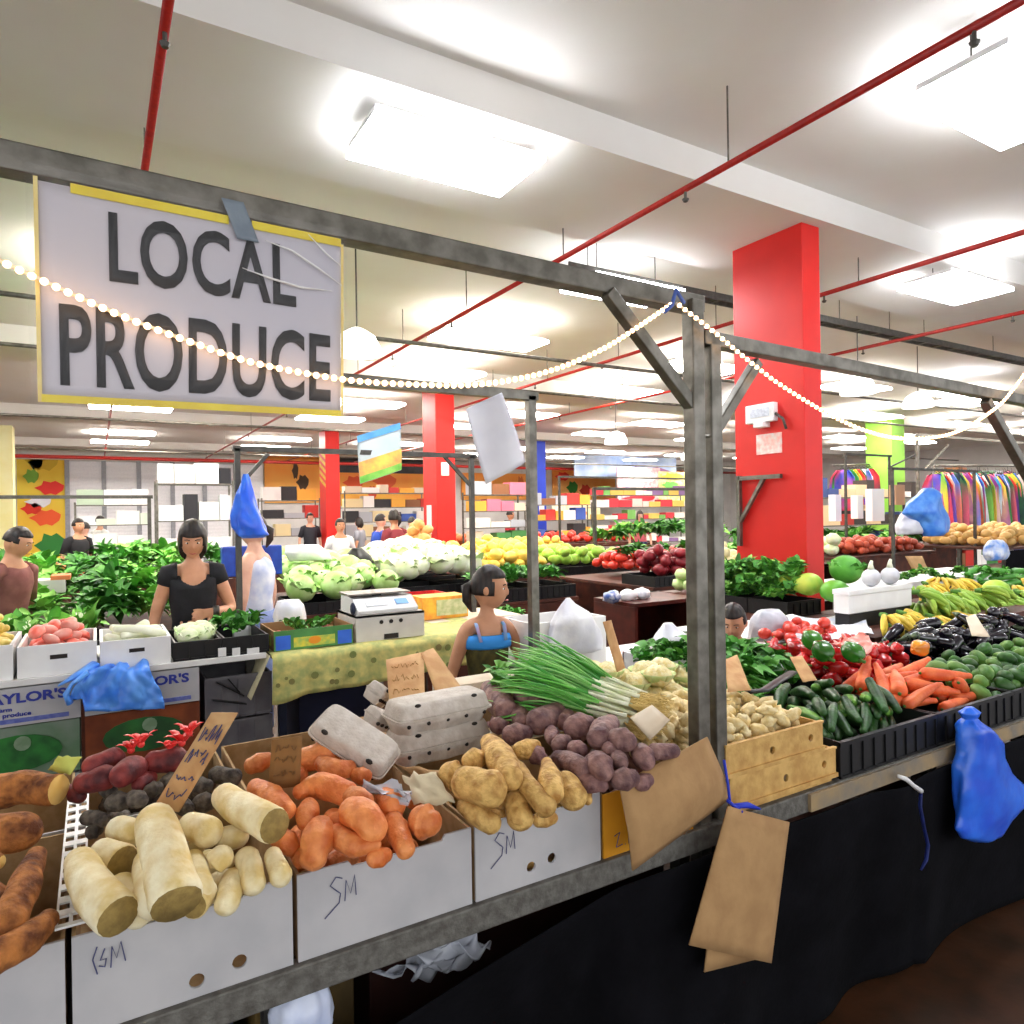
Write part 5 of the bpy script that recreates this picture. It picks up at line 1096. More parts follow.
# draped blue bag
P=[at(84,660,Z=.985),at(147,655,Z=.985)]
rt=[]
def drape(u,v):
    x=at(60,660,Y=3.5).x+.0; X0=at(92,670,Y=3.44).x; X1=at(156,660,Y=3.44).x; xx=X0+(X1-X0)*u
    s=v*.34; 
    if s<.16: y=3.66-s; z=.99
    else: y=3.475-.02*math.sin((s-.16)*9); z=.985-(s-.16)*(1 if u>.15 else .7)
    f=.018*math.sin(9*u+6*v)+.014*nz((u*5,v*4,0),1,3)+.012*nz((u*11,v*9,2))
    return Vector((xx+.03*math.sin(5*v+u*3)-.05*(v)*(1-u),y-abs(f)*(1.2 if s>=.16 else 0)-.01,z+abs(f)*(1.5 if s<.16 else .6)+(.04*(1-u) if s>=.16 else 0)))
bg=root('plastic_bag',(0,0,0),0,'light blue plastic bag draped over the counter edge','plastic bag')
MB().grid(40,30,drape).build('bag_film',lbluebag,bg,True,solid=.003)
hA=[at(88,672,Y=3.43),at(72,684,Y=3.43),at(66,694,Y=3.43),at(70,703,Y=3.43)]
MB().tube(hA,[.03,.02,.035,.04],10,flat=.35).build('bag_handle',lbluebag,bg,True)
MB().tube([at(95,664,Y=3.5),at(75,676,Y=3.45),at(58,686,Y=3.45)],[.03,.02,.006],10,flat=.5).build('bag_handle',lbluebag,bg,True)
# cloth covered table
x0=.72; x1=2.0; zt=.985
r=root('cloth_table',(1.35,3.8,0),0,'small table with dark legs under the patterned cloth','table')
MB().bx(-.6,.62,-.28,.36,.94,.965).build('tabletop',darkwood,r)
for x in (-.57,.59):
    for y in (-.25,.33): MB().bx(x-.018,x+.018,y-.018,y+.018,0,.94).build('leg',M('navy_metal','1a2238','141a2c',.5,9),r)
clothm=M('patterned_cloth','d8cc7c','aab06c',.8,22,.1); 
def ct(u,v):
    x=x0+(x1-x0)*u; d=v*1.0
    if d<.7: return Vector((x,3.48+.72*(1-d/.7),zt+.003*math.sin(u*20)))
    s=d-.7; fl=.02*math.sin(u*24)*s/.3; return Vector((x+(-.02*s),3.478-.02-abs(fl),zt-s*(.62+.16*math.exp(-(u/.1)**2)+.05*math.sin(u*6))))
cl=root('tablecloth',(0,0,0),0,'yellow green patterned cloth spread over the small table','tablecloth')
MB().grid(60,30,ct).build('cloth',clothm,cl,True,solid=.003)
MB().grid(14,20,lambda u,v:Vector((x0-.01-.09*v*(1-u)-.02*math.sin(u*9)*v,3.47+.7*u,zt-v*(.2-.08*u)))).build('side_drop',M('cloth_reverse','d0c8a4','bcb490',.8,22),cl,True,solid=.003)
mb=MB(); R=random.Random(3)
for i in range(26):
    cx=x0+(x1-x0)*R.random(); cz=zt-.03-R.random()*.13; mb.plate(circ(cx,cz,R.uniform(.008,.02),9),.002,lambda a,b_,k:Vector((a,3.432-k,b_)))
mb.build('leaf_print',M('sage_print','7c8c4a','8c8450',.8,9),cl)
bx_,bw_,_,_2=pxr(300,372,690,740,3.6); tag(MB().bx(bx_,bw_,3.62,4.1,.02,.78).build('storage_box',M('navy_box2','141c3c','0e1430',.6,6),None,bev=.006),'dark navy tub under the patterned cloth table','tub')
# fruit print box
xa1,xb1,_,zt1=pxr(274,353,628,660,3.53)
fb=open_box('fruit_box',xa1,xb1,3.53,3.86,.99,zt1,M('green_box_print','5c9c54','4a8444',.6,9),'green and blue printed fruit box on the patterned cloth','box',inner=brown_card); w=xb1-xa1; h=zt1-.99
MB().bx(-w*.48,-w*.3,-.168,-.165,.005,h*.75).build('printed_panel',M('print_royal','2c5cd0','3c70e0',.6,9),fb); MB().bx(w*.3,w*.48,-.168,-.165,.005,h*.75).build('printed_panel',M('print_royal','2c5cd0'),fb)
MB().bx(-w*.26,w*.26,-.168,-.165,h*.12,h*.6).build('printed_panel',M('print_yellow','e8d84a','9cc060',.6,30),fb); MB().plate(circ(0,h*.4,h*.2),.002,lambda a,b_,k:Vector((a*1.6,-.168-k,b_))).build('printed_fruit',M('print_orange','f09a28',None,.6),fb)
MB().bx(-.168*0-w/2-.003,-w/2,-.1,.1,h*.2,h*.7).build('printed_panel',M('print_yellow','e8d84a'),fb)
mx_=[(chunk('red_radish',.02,rad,i+9,'x','radish',amp=.1),.018,0) for i in range(2)]
pack(mx_,xa1+.02,xb1-.02,3.56,3.84,1.02,34,random.Random(31),'small red and white radish in the printed fruit box','radishes in the fruit box')
hb2=[bunch('herb_bunch',24,.09,.03,[lg1,lg2],i+40,1,.6,.5) for i in range(2)]
spread_(hb2,xa1+.05,xb1-.05,3.6,3.84,zt1-.03,4,random.Random(6),'little herb bunch standing in the printed fruit box','herbs in the fruit box')
q_=at(292,612,Y=4.0); bag('plastic_bag',[(278,300,600),(276,304,606),(274,306,616),(276,306,628),(278,304,634)],whitebag,'white plastic bag slumped behind the printed fruit box',Y=3.98,depth=.07,seed=6)
# scale and its box
xa2,xb2,_,zt2=pxr(355,423,613,650,3.55)
sb=open_box('foam_box',xa2,xb2,3.53,3.85,.99,zt2,M('offwhite_foam','d8d4cc','ccc8c0',.7,9),'off white foam box with three dark holes under the scale','box'); w=xb2-xa2;h=zt2-.99
for i in (-1,0,1): MB().plate(circ(i*.055,h*.7,.011),.002,lambda a,b_,k:Vector((a,-.162-k,b_))).build('vent_hole_shade',M('hole_shade','2c2622'),sb)  # dark discs on the face, shade of the holes put into colour
MB().bx(-.04,.04,-.163,-.16,.004,.03).build('handle_slot_shade',M('hole_shade','2c2622'),sb); MB().bx(-w/2,w/2,-.16,.16,h-.012,h).build('lid',M('offwhite_foam','d8d4cc'),sb)  # dark patch painted for the shade in the hand opening
sc_=root('weighing_scale',((xa2+xb2)/2-.01,3.69,zt2+.002),0,'white electronic weighing scale with a small blue display','scale')
W2=w*.44
def prism(mb,pts,x0,x1): n=len(pts); mb.add([(x0,a,b_) for a,b_ in pts]+[(x1,a,b_) for a,b_ in pts],[tuple(range(n)),tuple(range(2*n-1,n-1,-1))]+[(i,(i+1)%n,(i+1)%n+n,i+n) for i in range(n)])
mb=MB(); prism(mb,[(-.14,0),(-.15,.02),(-.06,.075),(.13,.08),(.14,0)],-W2,W2); mb.build('housing',whitep,sc_,bev=.006)
MB().bx(-W2*1.05,W2*1.0,-.05,.15,.092,.1).build('weighing_plate',steel,sc_,bev=.003); MB().box((0,.05,.085),(.05,.05,.02)).build('plate_mount',black_pl,sc_)
MB().box((W2*.55,-.103,.0535),(.07,.045,.003),Matrix.Rotation(math.radians(31.4),3,'X')).build('display',M('display_blue','a4ccf4','8cb8ec',.2,9),sc_)
MB().box((-W2*.3,-.103,.0535),(.12,.05,.002),Matrix.Rotation(math.radians(31.4),3,'X')).build('keypad',M('keypad_grey','c8ccd0','e0e2e4',.4,80),sc_)
MB().ball((-W2-.01,-.1,.03),(.012,.03,.035),10,8).build('side_knob',M('navy_box','232c44'),sc_,True)
# orange-labelled boxes and red crate behind
xa3,xb3,_,_z=pxr(424,470,612,640,4.0)
r=root('snack_box',((xa3+xb3)/2,4.12,.99),0,'orange and pale green printed box between the scale and the girl','box'); w=xb3-xa3
MB().bx(-w/2,w/2,-.1,.1,0,.14).build('carton',M('snack_orange','e88a34','f0c040',.6,14),r,bev=.002); MB().bx(-w*.2,w/2-.01,-.103,-.1,.02,.12).build('printed_panel',M('snack_green','b4bc84','d8d4a8',.6,30),r)
open_t=root('cloth_table',(2.1,4.12,0),0,'plain pale table carrying the orange printed box','table'); MB().bx(-.75,.3,-.2,.25,.955,.985).build('tabletop',M('pale_card','e0d2bc'),open_t)
for x in (-.7,.25):
    for y in (-.15,.2): MB().bx(x-.018,x+.018,y-.018,y+.018,0,.955).build('leg',steel_d,open_t)
xa4,xb4,_,z4=pxr(415,456,596,622,5.0)
crate(xa4,xb4,5.0,5.4,.86,z4,'bright red plastic crate behind the scale',name='plastic_crate',mat=M('red_plastic','d42a26','b81c1c',.4,8))
tag(MB().bx(xa4-.1,xb4+.3,4.95,5.45,.02,.855).build('storage_box',M('brown_box','6a4428','5a3a22',.8,9),None,bev=.005),'brown box that the red crate stands on','box')
# small hanging blue bag on post 238
bag('plastic_bag',[(243,248,474),(241,251,482),(237,254,492),(235,257,504),(233,261,516),(233,266,527),(238,268,535),(244,262,538)],bluebag,'blue plastic bag hanging from the thin post above the woman in white',Y=4.13,depth=.07,seed=9,amp=.3,folds=5)
tag(MB().bx(at(222,540,Y=5.9).x,at(282,540,Y=5.9).x,5.9,6.0,1.18,1.42).build('blue_crate',M('royal_plastic','2450b8','1c3c98',.4,9),None,bev=.01),'royal blue crate behind the hanging blue bag','crate')
# ------------------------------------------------------------------ inner bench behind the onions
r=root('side_bench',(2.6,2.78,0),0,'low white bench between the front stall and the dark cabinets','bench')
MB().bx(-.62,.18,-.1,.42,.84,.865).build('benchtop',wb,r,bev=.003)
for x in (-.58,.14):
    for y in (-.06,.38): MB().bx(x-.018,x+.018,y-.018,y+.018,0,.84).build('leg',steel_d,r)
xa5,xb5,_,z5=pxr(532,604,622,655,2.85); r_,_b=cbox(532,606,620,2.85,.3,'big white foam box behind the spring onions',z0=.87,slot=False)
bag('plastic_bag',[(566,570,598),(562,575,604),(558,586,612),(553,592,622),(550,598,634),(549,600,646),(552,600,652)],whitebag,'full white plastic bag tied on top beside the big foam box',Y=2.82,depth=.09,seed=12,amp=.1)
bag('plastic_bag',[(664,672,623),(660,680,632),(655,690,642),(652,696,652),(652,696,662),(655,694,672)],whitebag,'white plastic bag next to the steel posts',Y=2.72,depth=.08,seed=14,amp=.12)
cb,_b=cbox(650,690,655,2.5,.2,'white carton behind the steel posts',z0=.77,slot=False)
bag('plastic_bag',[(760,778,610),(756,783,618),(754,786,628),(752,786,640),(752,782,650)],M('grey_film','b4b6c0','c8cad4',.3,10,.4),'crumpled grey plastic bag beside the peeping child',Y=2.55,depth=.08,seed=15)
# ------------------------------------------------------------------ stalls beyond
def stall(name,x0,x1,y0,y1,z,label,mat=darkwood,front=None,panel=True):
    cx,cy=(x0+x1)/2,(y0+y1)/2; r=root(name,(cx,cy,0),0,label,'stall table'); w,d=(x1-x0)/2,(y1-y0)/2
    MB().bx(-w,w,-d,d,z-.03,z).build('tabletop',mat,r,bev=.003)
    if panel: MB().bx(-w,w,-d+.0,-d+.02,z*.25,z-.035).build('front_panel',front or mat,r)
    for x in (-w+.04,0,w-.04):
        for y in (-d+.05,d-.04): MB().bx(x-.025,x+.025,y-.025,y+.025,0,z-.03).build('leg',steel_d,r)
    return r
def crates(x0,x1,y0,y1,z,h,nx,ny,label,group,mat=None):
    c=None
    for j in range(ny):
        for i in range(nx):
            w=(x1-x0)/nx; d=(y1-y0)/ny
            if c is None: c=crate(-w/2+.004,w/2-.004,-d/2+.004,d/2-.004,0,h,label,group,mat=mat); o=c
            else: o=dup(c)
            o.location=(x0+w*(i+.5),y0+d*(j+.5),z)
RR=random.Random(50)
# island B in front of the red pillar
stall('display_table',3.56,4.10,2.2,3.55,.955,'dark display table end holding crates of green melons by the red pillar')
stall('display_table',4.12,6.6,2.2,2.98,.955,'dark display table behind the red pillar stacked with bananas')
crates(3.76,4.10,2.9,3.54,.957,.10,1,2,'black crate of greens at the foot of the red pillar','crates at the red pillar')
melp=[(chunk('green_melon',.07,[M('yellow_green_skin','c4cc50','8cb840',.4,9,rv=.1),M('bright_green_skin','6cb030','4c9428',.4,9,rv=.1)][i],i,'x','melon',el=1.25,amp=.06),.065,.03) for i in range(2)]
for i,(px,py,r_,z,X,lab) in enumerate(((790,582,12,1.17,3.9,'yellow green melon in the crate below the red pillar'),(808,584,15,1.17,3.88,'larger pale green melon next to the yellow green one'),(835,591,15,1.15,3.85,'bright green melon beside the white box'))):
    q_=at(px,py,X=X); o=melp[0][0] if i==0 else (melp[1][0] if i==2 else dup(melp[0][0])); o.location=q_; t=(q_-Vector((0,0,EYE))).dot(FW); s=r_*t/FPX/.08; o.scale=(s,s,s); o['label']=lab
cb=cabbage(77,[M('cabbage_green','5ca838','4a9430',.5,12),lg2],.1); q_=at(846,571,X=4.1); cb.location=q_; cb['label']='big round green cabbage at the very red pillar edge'
lf=[bunch('leafy_bunch',34,.16,.06,[lg1,lg2,lg3],i+60,1,.6,.5) for i in range(3)]
def place(px,py,X=None,Y=None,Z=None,src=None,s=1,label='',group=None,rot=None):
    o=dup(src,at(px,py,X=X,Y=Y,Z=Z),rot or (RR.uniform(-.3,.3),RR.uniform(-.3,.3),RR.uniform(0,6)),s,label,group); return o
for i in range(52):
    px=722+RR.random()*74; py=568+RR.random()*30
    place(px,py,X=3.80+.25*RR.random(),src=lf[i%3],s=.78,label='leafy green bunch piled in front of the red pillar foot',group='greens at the red pillar foot')
# white box, garlic bulbs
xa,xb,za,zb=pxr(849,913,586,612,2.6)
q0=at(850,600,X=4.15); q1=at(912,600,Y=2.5); 
r=root('foam_box',(q0.x,2.43,.98),0,'white foam box standing by the bananas under two white bulbs','box'); x1_=at(912,600,Y=2.43).x; x0_=at(849,600,Y=2.43).x; zt_=at(880,587,Y=2.43).z
r.location.x=x0_; tag(MB().bx(x0_+.01,x1_-.01,2.435,2.525,.957,1.04).build('black_tray',black_pl,None),'low black tray under the white foam box','tray'); MB().bx(0,x1_-x0_,0,.1,.062,zt_-.98-.03).build('box_body',wb,r,bev=.006); MB().bx(-.004,x1_-x0_+.004,-.004,.104,zt_-.98-.03,zt_-.98).build('lid',wb,r,bev=.004)
for px,lab in ((871,'smaller white bulb vegetable on the foam box'),(890,'larger white bulb vegetable on the foam box')):
    q_=at(px,577,Y=2.48); o=root('white_bulb',(q_.x,2.48,zt_+.053),0,lab,'vegetable'); MB().ball((0,0,0),(.055,.055,.052),18,12,disp=lambda d:.04*math.cos(8*math.atan2(d.y,d.x))).build('bulb',M('greyish_white_skin','dcdce0','c4c4cc',.5,9),o,True); MB().tube([(0,0,.05),(0,0,.08),(.01,0,.1)],[.02,.012,.008],8).build('stem',stemw,o,True)
# bananas
ban=M('banana_yellow','ecd04c','d8b43c',.45,9,.1,rv=.1); bang=M('banana_green','a4c048','84ac3c',.45,9,.1,rv=.12)
def hand(seed,mat,n=9):
    R=random.Random(seed); rt=root('banana_bunch',(0,0,0),0,'x','bananas')
    for i in range(n):
        a=-1.0+2.0*(i%5)/4+R.uniform(-.06,.06); row=i//5
        d=Vector((math.cos(a),math.sin(a),0)); P=[Vector((0,0,.05))+d*.02, d*.06+Vector((0,0,.055-.02*row)), d*.12+Vector((0,0,.03-.022*row)),d*.165+Vector((0,0,-.01-.02*row)),d*.18+Vector((0,0,-.045-.015*row))]
        MB().tube(P,[.006,.015,.018,.014,.005],8).build('banana',mat,rt,True)
    MB().tube([(-.03,0,.06),(0,0,.055),(.025,0,.05)],[.012,.018,.014],8).build('crown',stemm,rt,True); return rt
bn=[hand(1,ban),hand(2,bang),hand(3,ban,7)]
for i,(px,py,X,Y,k) in enumerate([(885,630,None,2.38,0),(900,626,None,2.4,2),(915,632,None,2.36,0),(893,640,None,2.3,2),(930,630,None,2.36,2),(945,625,None,2.4,0),(958,631,None,2.36,0),(940,637,None,2.3,2),(905,640,None,2.3,0),(925,590,None,2.9,0),(940,586,None,2.9,2),(955,587,None,2.9,0),(968,592,None,2.85,0),(934,600,None,2.8,2),(950,598,None,2.8,0),(962,602,None,2.75,2),(921,603,None,2.75,0),(1010,592,None,2.75,0),(1020,600,None,2.7,2),(1018,584,None,2.8,0)]):
    o=bn[k] if not bn[k].get('u') else dup(bn[k]); bn[k]['u']=1
    o.location=at(px,py,Y=Y); o.rotation_euler=(RR.uniform(-.3,.3),RR.uniform(-.3,.3),RR.uniform(-2.6,-.4)); o.scale=(.95,)*3
    if py>615: o.location=at(px,py-5,Y=2.22+RR.random()*.16)
    lo=py>615; o['label']='yellow banana bunch in the lower row above the eggplants' if lo else 'yellow banana bunch on the raised display by the white foam box'; o['group']='bananas low' if lo else 'bananas raised'
for i in range(40):
    px=912+RR.random()*112; py=600+RR.random()*18+(px-912)*-.03; o=bn[1] if i==0 else dup(bn[1]); o.location=at(px,py,Y=2.42+RR.random()*.3); o.rotation_euler=(RR.uniform(-.4,.4),RR.uniform(-.4,.4),RR.uniform(-2.8,-.2)); o['label']='green unripe banana bunch between the two yellow rows'; o['group']='green bananas'
for k in bn:
    if 'u' in k: del k['u']
for o in S.objects:
    if 'u' in o: del o['u']
papa=M('papaya_green','b4d044','8cb83c',.4,6,rv=.1)
for i,(px,py,r_) in enumerate(((1000,600,15),(985,612,13),(1012,618,14),(996,590,12))):
    q_=at(px,py,Y=2.62); t=(q_-Vector((0,0,EYE))).dot(FW); o=chunk('green_papaya',.1,papa,i,['biggest lime green papaya above the eggplants','lime green papaya beside the biggest one','lime green papaya low by the pale bread box','upper lime green papaya beside yellow bananas'][i],'papaya',el=1.2,amp=.06); o.location=q_; s=r_*t/FPX/.1; o.scale=(s,s,s)
cul=M('long_cucumber_green','3c8c28','58a838',.4,9,.1)
lc=[(tub('long_gourd',.03,.17,cul,'x','gourd',i),.03,.17) for i in range(2)]
for i in range(9):
    px=975+i*7; py=571+(i%3)*6; o=lc[i%2][0] if i<2 else dup(lc[i%2][0]); o.location=at(px,py,Y=3.0); o.rotation_euler=(0,RR.uniform(-.1,.1),RR.uniform(-.3,.3)); o['label']='long green gourd at the back of the banana display'; o['group']='long gourds behind bananas'
for i in range(12):
    place(905+i*9,572+RR.uniform(0,9),Y=3.0,src=lf[i%3],s=.6,label='leafy greens at the back of the banana display',group='greens behind the bananas')
tag(MB().bx(4.5,7.6,3.3,3.9,.95,1.02).build('white_board',wb,None,bev=.004),'long white board bench behind the banana display','bench top')
for (x,) in ((4.6,),(7.5,)): tag(MB().bx(x-.05,x+.05,3.35,3.85,0,.948).build('trestle',steel_d,None),'grey trestle at the %s end of the white board bench'%('pillar' if x<5 else 'far'),'trestle')
card([(905,556,'3.2'),(922,556,'3.2'),(930,574,'3.15'),(915,574,'3.15')],brown_card,'brown card leaning at the white board bench',seed=12)
cp_=at(1010,633,Y=2.3); tag(chunk('pale_melon',.09,M('melon_cream','f0dca8','e8c470',.5,6),4,'pale yellow melon at the end of the eggplant heap','melon',el=1.4,amp=.05),'pale yellow melon at the end of the eggplant heap','melon').location=cp_
# white paper on the display between the child and bananas
r=stall('display_table',2.95,3.54,2.42,3.1,.95,'white papered display table between the child and the foam box',mat=wb)
sheet('paper_sheet',[(748,620,.99),(862,614,.99),(874,634,.985),(800,644,.98)],M('newsprint','ecebea','cdd4e4',.8,14),'big white printed paper sheet spread behind the red peppers','paper',amp=.03,n=16)
pk=M('pink_film','f0887c','f4a89c',.3,8,.3)
sheet('pink_wrapped_tray',[(834,640,1.05),(862,632,1.1),(880,646,1.06),(850,660,1.02)],pk,'pink plastic wrapped tray of tomatoes behind the peppers','wrapped tray',amp=.03,n=14)
tom=M('tomato_red','e0402c','c82c1c',.3,5,coat=.4,rv=.1)
tp=[(chunk('tomato',.032,tom,i,'x','tomato',amp=.04),.03,0) for i in range(2)]
pack(tp,3.0,3.5,2.3,2.6,.96,30,random.Random(61),'tomato in the pink plastic wrap behind the peppers','tomatoes behind the peppers')
# ---- mid-left: big herb stall behind the counter
stall('display_table',-2.2,.75,5.5,8.6,.8,'long far table heaped with leafy greens behind the counter')
zf=lambda u,v:.05+.42*v+.06*math.sin(u*9)
big=[bunch('leafy_bunch',34,.24,.075,[lg1,lg2] if i<2 else [lg2,lg3],i+70,1,.55,.6) for i in range(4)]
spread_(big,-2.1,.7,5.75,8.5,.83,150,random.Random(71),'dark leafy bunch heaped on the long far table','bunches on the long far table',zfn=zf)
chd=[bunch('chard_bunch',18,.26,.08,[lg2,lg3],i+90,.7,.7,.5,stems=(6,stemw)) for i in range(2)]
spread_(chd,-1.1,.1,5.5,5.85,.86,12,random.Random(72),'white stemmed green bunch at the near edge of the far table','white stemmed bunches')
crates(-1.6,.3,4.9,5.45,.80,.12,5,1,'black crate at the near edge of the far leafy table','crates before the leafy table')
stall('display_table',-1.65,.35,4.88,5.47,.79,'low table carrying the black crates before the leafy table')
lef=[chunk('fennel',.05,M('pale_green_white','e8ecc8','c4d490',.5,9),i,'x','vegetable',el=1.8) for i in range(1)]
for i,(px,py) in enumerate(((102,652),(112,645))):
    o=lef[0] if i==0 else dup(lef[0]); o.location=at(px,py,Y=4.9); o['label']=['pale green white marrow tip lying over the black crates','second pale marrow next to the first on the crates'][i]; o.rotation_euler=(0,-.3,.3); 
for (px,w_,c,lab) in ((50,26,'c8c4c0','grey white box standing among the far leafy greens'),(97,8,'e8eef4','white cup shaped tub on the leafy table'),(120,14,'d8a870','tan card box at the back of the leafy table'),(61,16,'d8784c','orange tray on the grey white box')):
    q_=at(px,585 if 'tray' not in lab else 572,Y=6.9); w=w_*6/FPX; tag(MB().bx(-w/2,w/2,-.12,.12,-.06,.05 if 'tray' not in lab else -.02).build('small_box',M('sb_'+c,c,None,.7),None,bev=.005,loc=q_),lab,'box')
# white net / second table farther
def heapballs(name,mat,r_,x0,x1,y0,y1,z,n,label,group,seed,cat='vegetable',amp=.1,el=1.2):
    ps=[(chunk(name,r_,mat if not isinstance(mat,list) else mat[i%len(mat)],i,'x',cat,el=el,amp=amp),r_*.95,r_*(el-1)) for i in range(3)]
    return pack(ps,x0,x1,y0,y1,z,n,random.Random(seed),label,group,tries=5,over=.85)
stall('display_table',-2.6,2.4,10.2,12.2,.85,'second far table of mixed vegetables before the shutters')
heapballs('white_radish',M('white_root','f0efe8','e0e0d4',.5,9),.09,-2.4,.6,10.3,12,.87,45,'white root on the second far table','white roots far',81)
heapballs('orange_fruit',M('orange_red','e0603c','ec8444',.4,9,rv=.1),.08,-1.2,0,10.2,10.8,.95,14,'orange fruit on the second far table','orange fruit far',82)
spread_(big[:2],.3,2.3,10.3,12,.95,34,random.Random(73),'dark leafy bunch on the second far table','leafy bunches second far table',.2)
heapballs('yellow_fruit',M('yellow_skin','ecd060','e0bc44',.4,9,rv=.1),.08,-2.5,-1.3,10.2,11.2,.95,20,'yellow fruit at the far end of the second far table','yellow fruit second table',83)
# lettuce stall
stall('display_table',1.4,2.36,5.9,7.9,.82,'dark table of pale lettuces beside the woman in white',front=M('dark_red_panel','6c1c1c','541414',.6,9))
crates(1.42,2.34,5.92,6.6,.822,.1,2,1,'black crate of lettuces with a dark rim','lettuce crates')
let=[cabbage(i+20,[M('lettuce_light','a4d070','c4e498',.5,12,rv=.1),lg3],.12,'lettuce') for i in range(2)]+[cabbage(30,[M('lettuce_pale','dcecb4','b4d884',.5,12,rv=.1),lg2],.12,'lettuce')]
spread_(let,1.46,2.3,6.0,7.3,1.0,30,random.Random(91),'pale green lettuce heaped beside the woman in white','lettuces by the woman in white',zfn=lambda u,v:.02+.2*v)
spread_(big[:2],1.5,2.1,7.2,7.8,1.12,9,random.Random(92),'tall dark leafy bunch behind the lettuces','leafy bunches behind the lettuces',sc=(.9,1.2))
# cabbage stall
stall('display_table',2.42,3.55,6.2,8.2,.86,'brown boarded table piled with white cabbages',mat=M('brown_board','7a5434','60402a',.7,9))
crates(2.44,3.53,6.22,8.1,.862,.1,2,4,'black crate under the white cabbages','crates under the white cabbages')
wc=[cabbage(i+40,[M('cabbage_white','f0f2dc','dce8b4',.5,12,rv=.08),lg4],.13) for i in range(3)]
spread_(wc,2.5,3.45,6.35,8.0,.96,50,random.Random(93),'big white cabbage in the mound beyond the scale','white cabbages beyond the scale',zfn=lambda u,v:.02+.30*math.sin(PI*(.15+.7*u))*math.sin(PI*(.2+.6*v)),jit=.3)
heapballs('brown_onion',M('onion_skin','e0a468','cc8848',.4,9,rv=.1),.07,3.2,3.5,7.3,8.1,1.15,20,'brown onion on the far corner of the cabbage mound','onions by the cabbages',94)
# black bags between
for i,(pts,lab,m_) in enumerate((([(352,362,548),(346,370,556),(342,374,568),(344,372,582),(346,370,590)],'black full bag between lettuces and cabbages',black_pl),([(336,346,560),(330,352,566),(330,354,578),(334,352,588)],'dark smaller bag beside the lettuces',black_pl),([(286,318,545),(284,326,552),(290,332,560)],'white plastic sheet bundle above the lettuces',whitebag),([(330,342,563),(328,345,572),(330,344,582)],'white plastic bundle beside the black bags',whitebag))):
    bag('plastic_bag' if i<2 else 'plastic_bundle',pts,m_,lab,Y=6.9 if i<2 else 6.6,depth=.15,seed=i+20)
# fruit island
stall('display_table',3.7,6.0,7.0,8.9,.88,'long dark island table of yellow and green fruit')
crates(3.72,5.98,7.0,7.5,.882,.1,5,1,'black crate along the fruit island','crates along the fruit island')
yf=M('yellow_skin','ecd060','e0bc44',.4,9,rv=.1); gf=M('lime_skin','a8cc50','84b43c',.4,9,rv=.1)
heapballs('yellow_mango',yf,.075,3.75,4.85,7.1,8.6,.98,95,'yellow mango on the fruit island','mangoes on the fruit island',101,'mango')
heapballs('green_fruit',gf,.075,4.85,5.95,7.1,8.6,.98,70,'green fruit on the fruit island','green fruit on the fruit island',102,'fruit')
stall('display_table',3.0,4.0,5.45,6.1,.84,'dark table with leafy herb pots behind the girl')
crates(3.02,3.98,5.47,6.05,.842,.12,3,1,'black crate of herb pots behind the girl','herb pot crates')
spread_(hb,3.05,3.95,5.5,6.05,1.0,26,random.Random(103),'bright green herb bunch behind the girl with the blue top','herbs behind the girl',.06,sc=(1.2,1.7))
stall('display_table',2.1,3.1,4.75,5.4,.72,'low red brown table behind the snack box',mat=darkwood)
spread_(hb,2.3,3.05,4.85,5.3,.76,10,random.Random(104),'herb bunch beside the red crate','herbs beside the red crate',.05,sc=(1.2,1.5))
# tomato & onion stalls mid-right
stall('display_table',4.55,6.6,5.0,6.6,.92,'far table of tomatoes and red onions behind the steel posts',front=M('dark_panel','2a2624','1e1c1c',.7,9))
crates(4.57,6.58,5.0,5.5,.922,.1,4,1,'black crate of red onions behind the steel posts','crates behind the steel posts')
heapballs('red_onion',M('red_onion_skin','8c2028','701820',.35,9,rv=.15),.06,4.75,5.5,5.05,5.6,1.0,46,'red onion beside the twin steel posts','red onions',105,'onion')
heapballs('tomato',tom,.06,4.9,6.1,5.9,6.6,1.0,60,'tomato in the far mound between thin posts','tomatoes far',106,'tomato')
heapballs('pale_squash',M('squash_pale','ece0b4','dcd098',.4,9,rv=.1),.07,5.5,6.5,5.1,5.8,1.0,44,'pale squash on the far tomato table','pale squashes',107,'squash')
spread_(big[:3],4.8,6.5,5.7,6.2,1.12,10,random.Random(108),'leafy bunch between tomatoes and squashes','leafy bunches by the tomatoes',.1,sc=(.7,.9))
# brown cabinets
for i,(x0,x1) in enumerate(((3.45,4.15),(4.17,4.9))):
    r=root('open_cabinet',(x0,4.0,0),0,['open fronted dark brown cabinet by the big foam box','open fronted dark brown cabinet next to the steel posts'][i],'cabinet'); w=x1-x0; cm=M('cabinet_brown','5a241a','421a14',.5,9)
    for (a,b_,c,d_,e,f,n) in ((0,w,0,.5,.93,.96,'top'),(0,w,0,.5,.5,.525,'shelf'),(0,w,0,.5,.08,.105,'shelf'),(0,.03,0,.5,0,.93,'side_panel'),(w-.03,w,0,.5,0,.93,'side_panel'),(.03,w-.03,.48,.5,.1,.93,'back_panel')): MB().bx(a,b_,c,d_,e,f).build(n,cm,r,bev=.002)
q_=at(628,632,Y=4.1); MB_=MB().lathe([(.13,.0),(.125,.04),(.09,.09),(.03,.115)],20); tag(MB_.build('white_bowl',whitep,None,True,loc=(3.8,4.16,.527)),'white upturned bowl on the shelf of the dark cabinet','bowl')
heapballs('green_lettuce',lg4,.06,4.2,4.88,4.05,4.45,.97,24,'pale green lettuce head on the cabinet by the posts','lettuce heads on the cabinet',109,'lettuce',amp=.25)
